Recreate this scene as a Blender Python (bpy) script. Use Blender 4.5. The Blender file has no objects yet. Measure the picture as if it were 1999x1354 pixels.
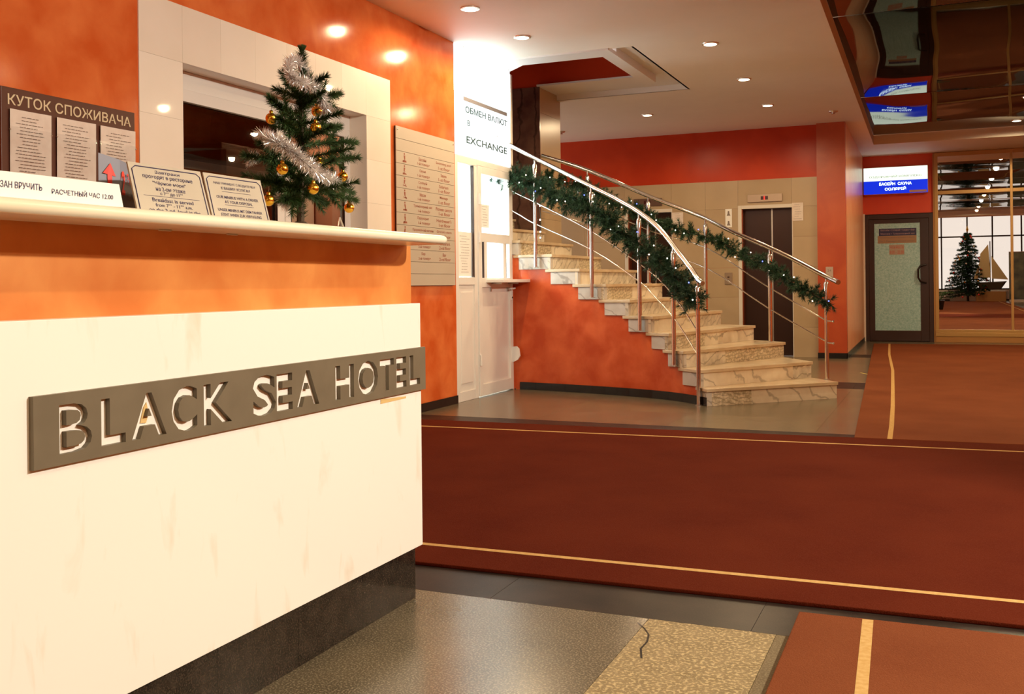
import bpy, bmesh, math, random
from mathutils import Vector, Matrix
random.seed(7)
SC = bpy.context.scene
COL = SC.collection
PI = math.pi

# ---------------------------------------------------------------- camera
A = math.radians(23.4)
cam = bpy.data.cameras.new('camera')
camo = bpy.data.objects.new('camera', cam)
COL.objects.link(camo)
cam.sensor_fit = 'HORIZONTAL'
cam.sensor_width = 36.0
cam.lens = 36.0 * 1950 / 1999
cam.shift_x = 0.0
cam.shift_y = -121 / 1999
cam.clip_end = 200
F = Vector((-math.sin(A), math.cos(A), 0))
R = Vector((math.cos(A), math.sin(A), 0))
U = Vector((0, 0, 1))
ROLL = 0.011
R2 = R * math.cos(ROLL) - U * math.sin(ROLL) * -1
U2 = U * math.cos(ROLL) - R * math.sin(ROLL)
M = Matrix((R2, U2, -F)).transposed().to_4x4()
R2 = R * math.cos(ROLL) + U * math.sin(ROLL) * -1
U2 = U * math.cos(ROLL) + R * math.sin(ROLL)
M = Matrix((R2, U2, -F)).transposed().to_4x4()
M.translation = Vector((0, 0, 1.05))
camo.matrix_world = M
SC.camera = camo

# ---------------------------------------------------------------- world, exposure
w = bpy.data.worlds.new('world')
SC.world = w
w.use_nodes = True
w.node_tree.nodes['Background'].inputs[0].default_value = (1.0, 0.86, 0.80, 1)
w.node_tree.nodes['Background'].inputs[1].default_value = 1.3
SC.view_settings.view_transform = 'Standard'
SC.view_settings.look = 'None'
SC.view_settings.gamma = 1.0
SC.view_settings.use_curve_mapping = False
SC.view_settings.exposure = 0.0
SC.cycles.use_denoising = True
SC.cycles.max_bounces = 8
SC.cycles.diffuse_bounces = 4
SC.cycles.glossy_bounces = 5
SC.cycles.transparent_max_bounces = 8
SC.cycles.sample_clamp_indirect = 6
SC.cycles.caustics_reflective = False
SC.cycles.caustics_refractive = False

WARM = (1.0, 0.74, 0.43)
LAMP_W = 100      # downlights of the plaster ceiling
KEY_W = 1060      # floodlight on the right that throws the counter's shadow
MIR_W = 95       # downlights of the stretch ceiling
BOX_E = 5.0      # exchange lightbox emission

# ---------------------------------------------------------------- helpers
BASE = {}


def tag(o, label=None, cat=None, group=None, kind=None):
    if label: o['label'] = label
    if cat: o['category'] = cat
    if group: o['group'] = group
    if kind: o['kind'] = kind
    return o


def thing(name, loc, label, cat, group=None):
    o = bpy.data.objects.new(name, None)
    o.empty_display_size = 0.1
    COL.objects.link(o)
    o.location = loc
    BASE[o] = Vector(loc)
    return tag(o, label, cat, group)


class MB:
    def __init__(s):
        s.v = []; s.f = []; s.m = []; s.mi = 0

    def add(s, vs, fs):
        n = len(s.v)
        s.v += [tuple(v) for v in vs]
        s.f += [tuple(n + i for i in f) for f in fs]
        s.m += [s.mi] * len(fs)
        return s

    def box(s, x0, x1, y0, y1, z0, z1):
        vs = [(x, y, z) for x in (x0, x1) for y in (y0, y1) for z in (z0, z1)]
        return s.add(vs, [(0, 1, 3, 2), (4, 6, 7, 5), (0, 4, 5, 1), (2, 3, 7, 6), (0, 2, 6, 4), (1, 5, 7, 3)])

    def obox(s, c, ax, ay, az, hx, hy, hz):
        c = Vector(c); vs = []
        for i in (-1, 1):
            for j in (-1, 1):
                for k in (-1, 1):
                    vs.append(c + ax * i * hx + ay * j * hy + az * k * hz)
        return s.add(vs, [(0, 1, 3, 2), (4, 6, 7, 5), (0, 4, 5, 1), (2, 3, 7, 6), (0, 2, 6, 4), (1, 5, 7, 3)])

    def weld(s):
        key = {}; mp = []; nv = []
        for v in s.v:
            k = tuple(round(q, 4) for q in v)
            if k not in key: key[k] = len(nv); nv.append(v)
            mp.append(key[k])
        s.v = nv; s.f = [tuple(mp[i] for i in f) for f in s.f]
        return s

    def quad(s, *p):
        return s.add(p, [tuple(range(len(p)))])

    def prism(s, poly, z0, z1):
        n = len(poly)
        vs = [(x, y, z0) for x, y in poly] + [(x, y, z1) for x, y in poly]
        fs = [tuple(range(n))[::-1], tuple(range(n, 2 * n))]
        fs += [(i, (i + 1) % n, n + (i + 1) % n, n + i) for i in range(n)]
        return s.add(vs, fs)

    def yzprism(s, poly, x0, x1):
        n = len(poly)
        vs = [(x0, y, z) for y, z in poly] + [(x1, y, z) for y, z in poly]
        fs = [tuple(range(n))[::-1], tuple(range(n, 2 * n))]
        fs += [(i, (i + 1) % n, n + (i + 1) % n, n + i) for i in range(n)]
        return s.add(vs, fs)

    def xzprism(s, poly, y0, y1):
        n = len(poly)
        vs = [(x, y0, z) for x, z in poly] + [(x, y1, z) for x, z in poly]
        fs = [tuple(range(n)), tuple(range(n, 2 * n))[::-1]]
        fs += [(i, (i + 1) % n, n + (i + 1) % n, n + i) for i in range(n)]
        return s.add(vs, fs)

    def tube(s, pts, r, n=10, cap=True):
        pts = [Vector(p) for p in pts]
        rr = r if isinstance(r, (list, tuple)) else [r] * len(pts)
        vs = []; prev = None
        for i, p in enumerate(pts):
            t = (pts[min(i + 1, len(pts) - 1)] - pts[max(i - 1, 0)]).normalized()
            if prev is None:
                a = t.orthogonal().normalized()
            else:
                a = (prev - t * prev.dot(t)).normalized()
            prev = a
            b = t.cross(a)
            for k in range(n):
                an = 2 * PI * k / n
                vs.append(p + (a * math.cos(an) + b * math.sin(an)) * rr[i])
        fs = []
        for i in range(len(pts) - 1):
            for k in range(n):
                k2 = (k + 1) % n
                fs.append((i * n + k, i * n + k2, (i + 1) * n + k2, (i + 1) * n + k))
        if cap:
            fs.append(tuple(range(n))[::-1])
            fs.append(tuple((len(pts) - 1) * n + k for k in range(n)))
        return s.add(vs, fs)

    def lathe(s, c, prof, n=20, axis='z'):
        vs = []
        for r, h in prof:
            for k in range(n):
                an = 2 * PI * k / n
                if axis == 'z': vs.append((c[0] + r * math.cos(an), c[1] + r * math.sin(an), c[2] + h))
                else: vs.append((c[0] + h, c[1] + r * math.cos(an), c[2] + r * math.sin(an)))
        fs = []
        for i in range(len(prof) - 1):
            for k in range(n):
                k2 = (k + 1) % n
                fs.append((i * n + k, i * n + k2, (i + 1) * n + k2, (i + 1) * n + k))
        fs.append(tuple(range(n))[::-1]); fs.append(tuple((len(prof) - 1) * n + k for k in range(n)))
        return s.add(vs, fs)

    def sphere(s, c, r, n=14, m=9):
        prof = [(max(1e-5, r * math.sin(PI * i / m)), -r * math.cos(PI * i / m)) for i in range(m + 1)]
        return s.lathe(c, prof, n)

    def build(s, name, mat, parent=None, smooth=False, bevel=0, label=None):
        base = BASE.get(parent, Vector((0, 0, 0))) if parent else Vector((0, 0, 0))
        me = bpy.data.meshes.new(name)
        me.from_pydata([tuple(Vector(v) - base) for v in s.v], [], s.f)
        mats = mat if isinstance(mat, (list, tuple)) else [mat]
        for m in mats: me.materials.append(m)
        if len(mats) > 1:
            me.polygons.foreach_set('material_index', s.m)
        if bevel or True:
            bm = bmesh.new(); bm.from_mesh(me)
            bmesh.ops.recalc_face_normals(bm, faces=bm.faces)
            if bevel:
                ed = [e for e in bm.edges if len(e.link_faces) == 2 and e.calc_face_angle(0) > 0.5]
                bmesh.ops.bevel(bm, geom=ed, offset=bevel, segments=2, affect='EDGES', profile=0.6, clamp_overlap=True)
            bm.to_mesh(me); bm.free()
        if smooth:
            me.polygons.foreach_set('use_smooth', [True] * len(me.polygons))
            try: me.set_sharp_from_angle(angle=math.radians(50))
            except Exception: pass
        me.update()
        o = bpy.data.objects.new(name, me)
        COL.objects.link(o)
        if parent: o.parent = parent
        BASE[o] = base
        if label: o['label'] = label
        return o


def one(name, mb, mat, label, cat, group=None, **k):
    o = mb.build(name, mat, None, **k)
    return tag(o, label, cat, group)


def struct(name, mb, mat, **k):
    return tag(mb.build(name, mat, None, **k), kind='structure')


def text_geo(s, offset=0.0):
    cu = bpy.data.curves.new('t', 'FONT')
    cu.body = s; cu.size = 1.0; cu.resolution_u = 3; cu.offset = offset
    to = bpy.data.objects.new('t', cu)
    COL.objects.link(to)
    dg = bpy.context.evaluated_depsgraph_get()
    me = bpy.data.meshes.new_from_object(to.evaluated_get(dg))
    vs = [(v.co.x, v.co.y) for v in me.vertices]
    fs = [tuple(p.vertices) for p in me.polygons]
    bpy.data.objects.remove(to); bpy.data.curves.remove(cu); bpy.data.meshes.remove(me)
    return vs, fs


def text_into(mb, s, o, right, up, w=None, h=None, align='C', offset=0.0, capref=None, depth=0.0):
    """lay text into a box w x h centred (or left aligned) on point o; right/up are unit vectors"""
    vs, fs = text_geo(s, offset)
    if not vs: return
    x0 = min(v[0] for v in vs); x1 = max(v[0] for v in vs)
    y0 = min(v[1] for v in vs); y1 = max(v[1] for v in vs)
    if h is None: k = w / (x1 - x0); sx = sy = k
    elif w is None: sx = sy = h / (y1 - y0)
    else: sx = w / (x1 - x0); sy = h / (y1 - y0)
    cx = (x0 + x1) / 2 if align == 'C' else x0
    cy = (y0 + y1) / 2
    o = Vector(o); right = Vector(right); up = Vector(up)
    P = [o + right * ((x - cx) * sx) + up * ((y - cy) * sy) for x, y in vs]
    mb.add(P, fs)
    if depth:
        nrm = right.cross(up)
        edges = {}
        for f in fs:
            for i in range(len(f)):
                e = (f[i], f[(i + 1) % len(f)])
                k = tuple(sorted(e)); edges.setdefault(k, []).append(e)
        B = [e[0] for e in edges.values() if len(e) == 1]
        P2 = [p - nrm * depth for p in P]
        mb.add(P + P2, [(a, b, b + len(P), a + len(P)) for a, b in B])


# ---------------------------------------------------------------- materials
def mat(name, col, rough=0.5, metal=0.0, spec=0.5, emit=None, es=0, coat=0):
    m = bpy.data.materials.new(name); m.use_nodes = True
    b = m.node_tree.nodes['Principled BSDF']
    b.inputs['Base Color'].default_value = (*col, 1)
    b.inputs['Roughness'].default_value = rough
    b.inputs['Metallic'].default_value = metal
    b.inputs['Specular IOR Level'].default_value = spec
    if coat: b.inputs['Coat Weight'].default_value = coat; b.inputs['Coat Roughness'].default_value = 0.04
    if emit:
        b.inputs['Emission Color'].default_value = (*emit, 1)
        b.inputs['Emission Strength'].default_value = es
    return m


def N(m, t, **k):
    n = m.node_tree.nodes.new(t)
    for a, v in k.items():
        if hasattr(n, a): setattr(n, a, v)
        else: n.inputs[a].default_value = v
    return n


def L(m, a, b): m.node_tree.links.new(a, b)


def noise_mat(name, c1, c2, scale=5, detail=4, rough=0.4, lo=.35, hi=.65, bump=0, bscale=None, dist=0.0, spec=0.5, stretch=None, c3=None, s3=120, w3=.5, coat=0):
    m = mat(name, c1, rough, spec=spec, coat=coat)
    b = m.node_tree.nodes['Principled BSDF']
    tc = N(m, 'ShaderNodeTexCoord'); mp = N(m, 'ShaderNodeMapping')
    L(m, tc.outputs['Object'], mp.inputs['Vector'])
    if stretch:
        mp.inputs['Scale'].default_value = stretch[0]
        mp.inputs['Rotation'].default_value = stretch[1]
    nz = N(m, 'ShaderNodeTexNoise'); nz.inputs['Scale'].default_value = scale
    nz.inputs['Detail'].default_value = detail; nz.inputs['Distortion'].default_value = dist
    L(m, mp.outputs['Vector'], nz.inputs['Vector'])
    cr = N(m, 'ShaderNodeValToRGB')
    cr.color_ramp.elements[0].position = lo; cr.color_ramp.elements[0].color = (*c1, 1)
    cr.color_ramp.elements[1].position = hi; cr.color_ramp.elements[1].color = (*c2, 1)
    L(m, nz.outputs['Fac'], cr.inputs['Fac'])
    out = cr.outputs['Color']
    if c3:
        n3 = N(m, 'ShaderNodeTexNoise'); n3.inputs['Scale'].default_value = s3; n3.inputs['Detail'].default_value = 2
        L(m, tc.outputs['Object'], n3.inputs['Vector'])
        r3 = N(m, 'ShaderNodeValToRGB'); r3.color_ramp.elements[0].position = .5; r3.color_ramp.elements[1].position = .62
        r3.color_ramp.elements[0].color = (0, 0, 0, 1); r3.color_ramp.elements[1].color = (w3, w3, w3, 1)
        L(m, n3.outputs['Fac'], r3.inputs['Fac'])
        mx = N(m, 'ShaderNodeMixRGB'); mx.inputs['Color2'].default_value = (*c3, 1)
        L(m, r3.outputs['Color'], mx.inputs['Fac']); L(m, out, mx.inputs['Color1'])
        out = mx.outputs['Color']
    L(m, out, b.inputs['Base Color'])
    if bump:
        nb = N(m, 'ShaderNodeTexNoise'); nb.inputs['Scale'].default_value = bscale or scale
        nb.inputs['Detail'].default_value = 3
        L(m, tc.outputs['Object'], nb.inputs['Vector'])
        bp = N(m, 'ShaderNodeBump'); bp.inputs['Strength'].default_value = bump; bp.inputs['Distance'].default_value = 0.01
        L(m, nb.outputs['Fac'], bp.inputs['Height']); L(m, bp.outputs['Normal'], b.inputs['Normal'])
    return m


def vein_mat(name, c1, c2, cv, scale=3, rough=0.25, rot=(0, 0, .6), vw=.06, dist=2.5, spec=.5, s2=6):
    """stone with a cloudy body and thin veins"""
    m = noise_mat(name, c1, c2, s2, 5, rough, spec=spec)
    nt = m.node_tree; b = nt.nodes['Principled BSDF']
    src = b.inputs['Base Color'].links[0].from_socket
    tc = N(m, 'ShaderNodeTexCoord'); mp = N(m, 'ShaderNodeMapping')
    mp.inputs['Rotation'].default_value = rot
    L(m, tc.outputs['Object'], mp.inputs['Vector'])
    wv = N(m, 'ShaderNodeTexWave'); wv.inputs['Scale'].default_value = scale; wv.inputs['Distortion'].default_value = dist * 3
    wv.inputs['Detail'].default_value = 4; wv.inputs['Detail Scale'].default_value = 1.3
    L(m, mp.outputs['Vector'], wv.inputs['Vector'])
    cr = N(m, 'ShaderNodeValToRGB')
    cr.color_ramp.elements[0].position = 0; cr.color_ramp.elements[0].color = (.8, .8, .8, 1)
    cr.color_ramp.elements[1].position = vw; cr.color_ramp.elements[1].color = (0, 0, 0, 1)
    L(m, wv.outputs['Fac'], cr.inputs['Fac'])
    mx = N(m, 'ShaderNodeMixRGB'); mx.inputs['Color2'].default_value = (*cv, 1)
    L(m, cr.outputs['Color'], mx.inputs['Fac']); L(m, src, mx.inputs['Color1'])
    L(m, mx.outputs['Color'], b.inputs['Base Color'])
    return m


def glass_mat(name, tint=(1, 1, 1), refl=.1, rough=.01):
    m = bpy.data.materials.new(name); m.use_nodes = True
    nt = m.node_tree; nt.nodes.remove(nt.nodes['Principled BSDF'])
    out = nt.nodes['Material Output']
    t = N(m, 'ShaderNodeBsdfTransparent'); t.inputs[0].default_value = (*tint, 1)
    g = N(m, 'ShaderNodeBsdfGlossy'); g.inputs['Roughness'].default_value = rough
    lw_ = N(m, 'ShaderNodeLayerWeight'); lw_.inputs['Blend'].default_value = .5
    pw = N(m, 'ShaderNodeMath', operation='POWER'); pw.inputs[1].default_value = 5
    L(m, lw_.outputs['Facing'], pw.inputs[0])
    ad = N(m, 'ShaderNodeMath', operation='ADD', use_clamp=True); ad.inputs[1].default_value = refl
    L(m, pw.outputs[0], ad.inputs[0])
    mx = N(m, 'ShaderNodeMixShader')
    L(m, ad.outputs[0], mx.inputs[0]); L(m, t.outputs[0], mx.inputs[1]); L(m, g.outputs[0], mx.inputs[2])
    L(m, mx.outputs[0], out.inputs[0])
    return m


def emit_mat(name, col, s, sample=True):
    m = mat(name, (0, 0, 0), 0.6, emit=col, es=s)
    if not sample:
        try: m.cycles.emission_sampling = 'NONE'
        except Exception: pass
    return m


ORANGE = noise_mat('orange_plaster', (.58, .100, .020), (.72, .185, .050), 4.2, 10, .13, .34, .68, bump=.03, bscale=9, dist=.25, spec=.12)
ORANGE2 = noise_mat('light_orange_plaster', (.60, .18, .038), (.74, .29, .075), 5.5, 10, .34, .36, .66, bump=.05, bscale=9, dist=.25)
RED = noise_mat('red_plaster', (.50, .040, .010), (.62, .062, .016), 2.2, 5, .30, .3, .7, dist=.3, spec=.22)
SALMON_LIT = noise_mat('lamplit_salmon_plaster', (.86, .36, .16), (.92, .48, .25), 2.4, 5, .3, .3, .7, dist=1.2)  # side wall plaster, lightened to paint in the lamp light falling on it
CEIL = noise_mat('ceiling_paint', (.90, .85, .74), (.92, .87, .76), 3, 2, .6)
WHITE = mat('white_paint', (.82, .8, .76), .5)
PVC = mat('white_plastic_frame', (.80, .76, .70), .3)
PVCB = mat('beige_plastic_frame', (.74, .68, .58), .35)
BEIGET = noise_mat('cream_wall_tile', (.81, .71, .58), (.85, .75, .63), 2.5, 4, .3, coat=.25)
BEIGET2 = noise_mat('cream_wall_tile_pale', (.84, .75, .62), (.88, .79, .67), 2.2, 4, .3, coat=.25)
LIFTT = noise_mat('tan_lift_tile', (.44, .315, .18), (.50, .365, .215), 1.6, 4, .3)
LIFTT2 = noise_mat('tan_lift_tile_pale', (.47, .34, .20), (.52, .385, .235), 1.6, 4, .3)
GROUT = mat('grout', (.42, .34, .26), .8)
DARKMAR = vein_mat('dark_brown_marble', (.10, .045, .035), (.17, .085, .06), (.04, .02, .015), 2, .15, vw=.08)
DESKMAR = noise_mat('white_desk_marble', (.93, .90, .82), (.80, .72, .58), 3.2, 6, .25, .60, .80, stretch=((1, 4.5, 1.1), (.7, 0, 0)), dist=.6)
COUNTER = noise_mat('cream_counter_stone', (.86, .78, .56), (.94, .88, .70), 5, 4, .22, .3, .7, dist=.6, stretch=((1, .35, 1), (0, 0, 0)))
BLACKG = noise_mat('black_granite', (.012, .009, .007), (.03, .022, .016), 30, 5, .14, c3=(.12, .08, .05), s3=220, w3=.35)
SKIRT = mat('black_skirting', (.012, .010, .010), .2)
GRAN = noise_mat('polished_granite', (.08, .062, .036), (.125, .096, .057), 4.0, 4, .22, .3, .7, c3=(.34, .28, .18), s3=170, w3=.6, spec=.35)
GRAN2 = noise_mat('polished_granite_dark', (.10, .074, .04), (.155, .115, .062), 3.4, 4, .24, .3, .7, c3=(.31, .25, .16), s3=170, w3=.6, spec=.35)
GRANF = noise_mat('flamed_granite', (.20, .14, .055), (.28, .20, .09), 18, 4, .55, .3, .7, c3=(.58, .44, .22), s3=95, w3=.8, bump=.3, bscale=120)
STRIP = noise_mat('dark_brown_granite', (.018, .012, .010), (.036, .024, .018), 6, 5, .34, c3=(.06, .04, .03), s3=180, w3=.3, spec=.05)
CARPET = noise_mat('dark_red_carpet', (.086, .0115, .0038), (.114, .018, .006), 2.0, 5, .95, .3, .7, bump=.35, bscale=260, spec=.03, c3=(.15, .036, .02), s3=320, w3=.35)
CARPET_SHEEN = noise_mat('painted_sheen_carpet', (.17, .044, .015), (.225, .066, .023), 1.5, 5, .95, .3, .7, bump=.35, bscale=260, spec=.08, c3=(.26, .08, .03), s3=320, w3=.35)  # same dark red carpet, its grazing reflection painted in as rust brown
GOLDST = noise_mat('gold_carpet_stripe', (.55, .33, .11), (.62, .40, .16), 60, 3, .95, spec=.05)
CHROME = mat('polished_steel', (.80, .78, .75), .16, 1.0)
STEEL = mat('brushed_steel', (.55, .50, .44), .33, 1.0)
GREYPL = noise_mat('olive_grey_metal', (.155, .125, .080), (.175, .142, .092), 12, 3, .45, spec=.3)
BROWNW = mat('brown_wood_chip', (.22, .10, .03), .7)
GLUE = mat('dried_yellow_glue', (.72, .50, .2), .5)
BOARD = mat('dark_brown_board', (.10, .032, .018), .35)
CREAML = mat('cream_letters', (.72, .60, .38), .5)
PAPER = noise_mat('paper', (.74, .62, .52), (.82, .72, .62), 14, 3, .5)
PAPERW = mat('white_card', (.92, .90, .84), .45)
INK = mat('grey_ink', (.22, .17, .14), .6)
INKB = mat('dark_blue_ink', (.035, .03, .10), .5)
CLEAR = glass_mat('clear_plastic', (1, 1, 1), .03, .08)
GLASS = glass_mat('window_glass', (.92, .93, .92), .03)
TINT = glass_mat('tinted_reflecting_glass', (.25, .2, .17), .30)
SILVERP = noise_mat('silver_plate', (.50, .43, .33), (.56, .49, .38), 3, 3, .42)
BLUEG = mat('blue_grey_card', (.22, .22, .27), .5)
REDP = mat('red_print', (.75, .05, .03), .5)
DIRP = mat('tan_directory_strip', (.50, .42, .32), .35)
MAROON = mat('maroon_print', (.30, .07, .03), .5)
STONE = [vein_mat('stair_marble_grey', (.52, .47, .37), (.76, .69, .55), (.34, .30, .22), 5.0, .3, (0, .9, .5), .14, 2.2, s2=11),
         vein_mat('stair_marble_pale', (.72, .63, .48), (.82, .74, .58), (.40, .35, .26), 3.0, .3, (0, .5, .2), .07, 2.2, s2=8),
         vein_mat('stair_marble_mottled', (.42, .35, .22), (.78, .68, .50), (.30, .25, .16), 11.0, .3, (0, 1.2, .2), .22, 2.2, s2=34)]
SIDEST = vein_mat('stair_side_marble', (.50, .45, .38), (.62, .57, .50), (.30, .26, .22), 2.0, .3, (0, .9, .2), .04, 3, s2=6)
TREAD = noise_mat('stair_tread_marble', (.56, .43, .27), (.64, .51, .34), 6, 4, .22)
LIFTD = mat('dark_brown_lift_door', (.050, .022, .016), .25, .4)
LIFTJ = mat('red_reflection_lift_jamb', (.42, .10, .04), .25, .7)  # red reflection on the metal jamb, painted into its colour
DARKW = mat('dark_brown_door_frame', (.040, .016, .009), .3)
FROST = noise_mat('frosted_mosaic_glass', (.27, .52, .50), (.42, .68, .66), 28, 5, .22, .3, .7, c3=(.50, .74, .72), s3=60, w3=.6, spec=.6)
GOLDF = mat('gold_frame', (.52, .31, .10), .3, .35)
GOLDW = mat('honey_wood_base', (.42, .20, .05), .35)
MIRROR = mat('mirror', (.86, .84, .80), .0, 1.0)
FILM = mat('glossy_stretch_ceiling', (.006, .003, .002), .03, 0, .08)
NEEDLE = noise_mat('green_needles', (.016, .040, .009), (.052, .100, .026), 30, 2, .55, spec=.3)
GARL = noise_mat('dark_green_needles', (.010, .035, .017), (.036, .095, .043), 25, 2, .5, spec=.35)
TWIG = mat('twig_brown', (.06, .035, .015), .8)
TINSEL = mat('silver_tinsel', (.95, .90, .87), .30, .6)
BALL = mat('gold_bauble', (.90, .52, .06), .22, 1.0)
BULBW = emit_mat('fairy_bulb_white', (1, .9, .75), 5, False)
BULBB = emit_mat('fairy_bulb_blue', (.15, .2, 1), 4, False)
LAMPE = emit_mat('lit_downlight', (1, .86, .62), 6, False)
TRIMR = mat('downlight_ring', (.75, .68, .58), .25, .6)
LBOX = emit_mat('exchange_lightbox', (.90, 1.0, 1.0), BOX_E)
LTXT = mat('dark_green_letters', (.01, .05, .05), .5)
BLUEE = emit_mat('blue_lightbox', (.0, .03, .75), 1.0)
WHTE = emit_mat('white_lightbox', (.88, 1.0, .80), 1.3)
GLOWE = emit_mat('glowing_letters', (.75, .95, 1.0), 3.2)
OFFICE = mat('dim_office_paint', (.30, .12, .06), .6)
BOOTHP = mat('white_booth_paint', (.85, .88, .88), .6)


def light(name, kind, loc, energy, col, parent=None, size=.06, spot=2.6, rot=(0, 0, 0), **k):
    l = bpy.data.lights.new(name, kind); l.energy = energy; l.color = col
    if kind == 'SPOT': l.spot_size = spot; l.spot_blend = .35; l.shadow_soft_size = size
    elif kind == 'POINT': l.shadow_soft_size = size
    elif kind == 'AREA':
        l.shape = 'RECTANGLE'; l.size = size; l.size_y = k.get('sy', size)
    if name == 'lamp_light': l.specular_factor = .3
    o = bpy.data.objects.new(name, l); COL.objects.link(o)
    b = BASE.get(parent, Vector((0, 0, 0))) if parent else Vector((0, 0, 0))
    o.location = Vector(loc) - b; o.rotation_euler = rot
    if parent: o.parent = parent
    return o


CZ = 3.22
YF = 18.5            # far wall


def edge_x(y): return -.72 - .0172 * y


# ---------------------------------------------------------------- structure: floor
fl = struct('floor', MB().box(-7, 5.5, -18.6, 18.7, -.08, -.006), GROUT)
BASE[fl] = Vector((0, 0, 0))


def slab(x0, x1, y0, y1, m, name='stone_slab', g=.0008):
    MB().box(x0 + g, x1 - g, y0 + g, y1 - g, -.006, 0).build(name, m, fl)


def slabrow(x0, x1, y0, y1, step, ms, name='stone_slab'):
    n = max(1, round((x1 - x0) / step)); s = (x1 - x0) / n
    for i in range(n):
        slab(x0 + i * s, x0 + (i + 1) * s, y0, y1, random.choice(ms), name)


def slabgrid(x0, x1, y0, y1, sx, sy, ms):
    n = max(1, round((y1 - y0) / sy)); s = (y1 - y0) / n
    for i in range(n): slabrow(x0, x1, y0 + i * s, y0 + (i + 1) * s, sx, ms)


slabgrid(-4, -.86, -1.2, 3.04, 1.05, 1.06, [GRAN, GRAN2, GRAN])
slabrow(-4, 5.5, 3.04, 3.9, .9, [STRIP], 'dark_slab')
for i in range(4): slab(-.86, -.47, -1.2 + i * 1.06, -1.2 + (i + 1) * 1.06, GRANF, 'rough_slab')
slabgrid(-.47, 5.5, -1.2, 3.04, 1.0, 1.06, [noise_mat('honed_granite', (.14, .10, .055), (.20, .15, .085), 4, 4, .7, .3, .7, c3=(.30, .24, .14), s3=170, w3=.6, spec=.1)])
slabgrid(-4, 5.5, 3.9, 6.6, 2.4, 1.35, [GRAN2])
slabrow(-4, 5.5, 6.6, 7.2, .9, [STRIP], 'dark_slab')
slabgrid(-4, 5.5, 7.2, 10.25, 1.05, .77, [GRAN, GRAN, GRAN2])
slabrow(-4, 5.5, 10.25, 10.9, 1.05, [STRIP], 'dark_slab')
slabgrid(-7, 5.5, 10.9, 14.5, 1.05, 1.2, [GRAN, GRAN2])
slabrow(-7, 5.5, 14.5, 15.1, 1.05, [STRIP], 'dark_slab')
slabgrid(-1.6, 5.5, 15.1, 18.6, 1.4, 1.2, [GRAN, GRAN2])
slabgrid(-4, 5.5, -18.5, -1.2, 2.4, 2.2, [GRAN, GRAN2])

ck = MB(); cp_ = [(-.882, 2.99), (-.85, 2.95), (-.822, 2.90), (-.81, 2.84), (-.812, 2.78), (-.79, 2.71)]
for i in range(5):
    (x0, y0), (x1, y1) = cp_[i], cp_[i + 1]
    ck.quad((x0 - .003, y0, .0006), (x0 + .003, y0, .0006), (x1 + .003, y1, .0006), (x1 - .003, y1, .0006))
ck.build('crack', STRIP, fl)
MB().quad((-.90, 12.08, .0008), (-.78, 11.85, .0008), (-.77, 11.89, .0008), (-.89, 12.12, .0008)).build('yellow_tape', mat('yellow_tape', (.55, .42, .08), .5), fl)
# ---------------------------------------------------------------- structure: ceiling
c = MB()


def cq(x0, x1, y0, y1, z=CZ):
    c.quad((x0, y0, z), (x1, y0, z), (x1, y1, z), (x0, y1, z))


def cqe(x0, y0, y1, z=CZ):
    c.quad((x0, y0, z), (edge_x(y0), y0, z), (edge_x(y1), y1, z), (x0, y1, z))


cqe(-7, -1, 8.84); cqe(-2.61, 8.84, 11.05); cqe(-7, 11.05, 14.35); cqe(-1.6, 14.35, 16.9)
cq(-7, -4.03, 8.84, 9.29)
c.quad((edge_x(16.9) - .6, 16.9, CZ), (5.5, 16.9, CZ), (5.5, 18.6, CZ), (edge_x(16.9) - .6, 18.6, CZ))
cq(4.2, 5.5, -1, 16.9); c.quad((edge_x(0), -1, CZ), (4.2, -1, CZ), (4.2, 0, CZ), (edge_x(0), 0, CZ))
FZ = 3.38
c.quad((edge_x(0), 0, CZ), (edge_x(16.9), 16.9, CZ), (edge_x(16.9), 16.9, FZ), (edge_x(0), 0, FZ))
c.quad((edge_x(16.9), 16.9, CZ), (4.2, 16.9, CZ), (4.2, 16.9, FZ), (edge_x(16.9), 16.9, FZ))
c.quad((4.2, 0, CZ), (4.2, 16.9, CZ), (4.2, 16.9, FZ), (4.2, 0, FZ))
c.quad((edge_x(0), 0, CZ), (4.2, 0, CZ), (4.2, 0, FZ), (edge_x(0), 0, FZ))
c.quad((-1, -.1, FZ + .1), (4.3, -.1, FZ + .1), (4.3, 17, FZ + .1), (-1.4, 17, FZ + .1))
# rear hall ceiling, higher
c.quad((-4, -18.6, 4.6), (5.5, -18.6, 4.6), (5.5, -1, 4.6), (-4, -1, 4.6))
c.quad((-4, -1, CZ), (5.5, -1, CZ), (5.5, -1, 4.6), (-4, -1, 4.6))
ceil = struct('ceiling', c, CEIL)
# stepped frame round the stair opening
t = MB()
GZ = 3.285
t.box(-4.03, -2.82, 8.80, 9.06, 3.205, 3.24)
t.prism([(-4.03, 9.06), (-3.78, 9.06), (-4.03, 9.29)], 3.205, 3.24)
t.box(-2.956, -2.82, 9.06, 10.46, 3.205, 3.30)
t.box(-2.83, -2.59, 8.82, 11.07, GZ, GZ + .02)
t.box(-4.2, -2.83, 10.46, 11.07, GZ, GZ + .02)
t.box(-2.61, -2.59, 8.84, 11.07, CZ, GZ); t.box(-4.2, -2.59, 11.05, 11.07, CZ, GZ)
struct('trim_1', t, WHITE)
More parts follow.
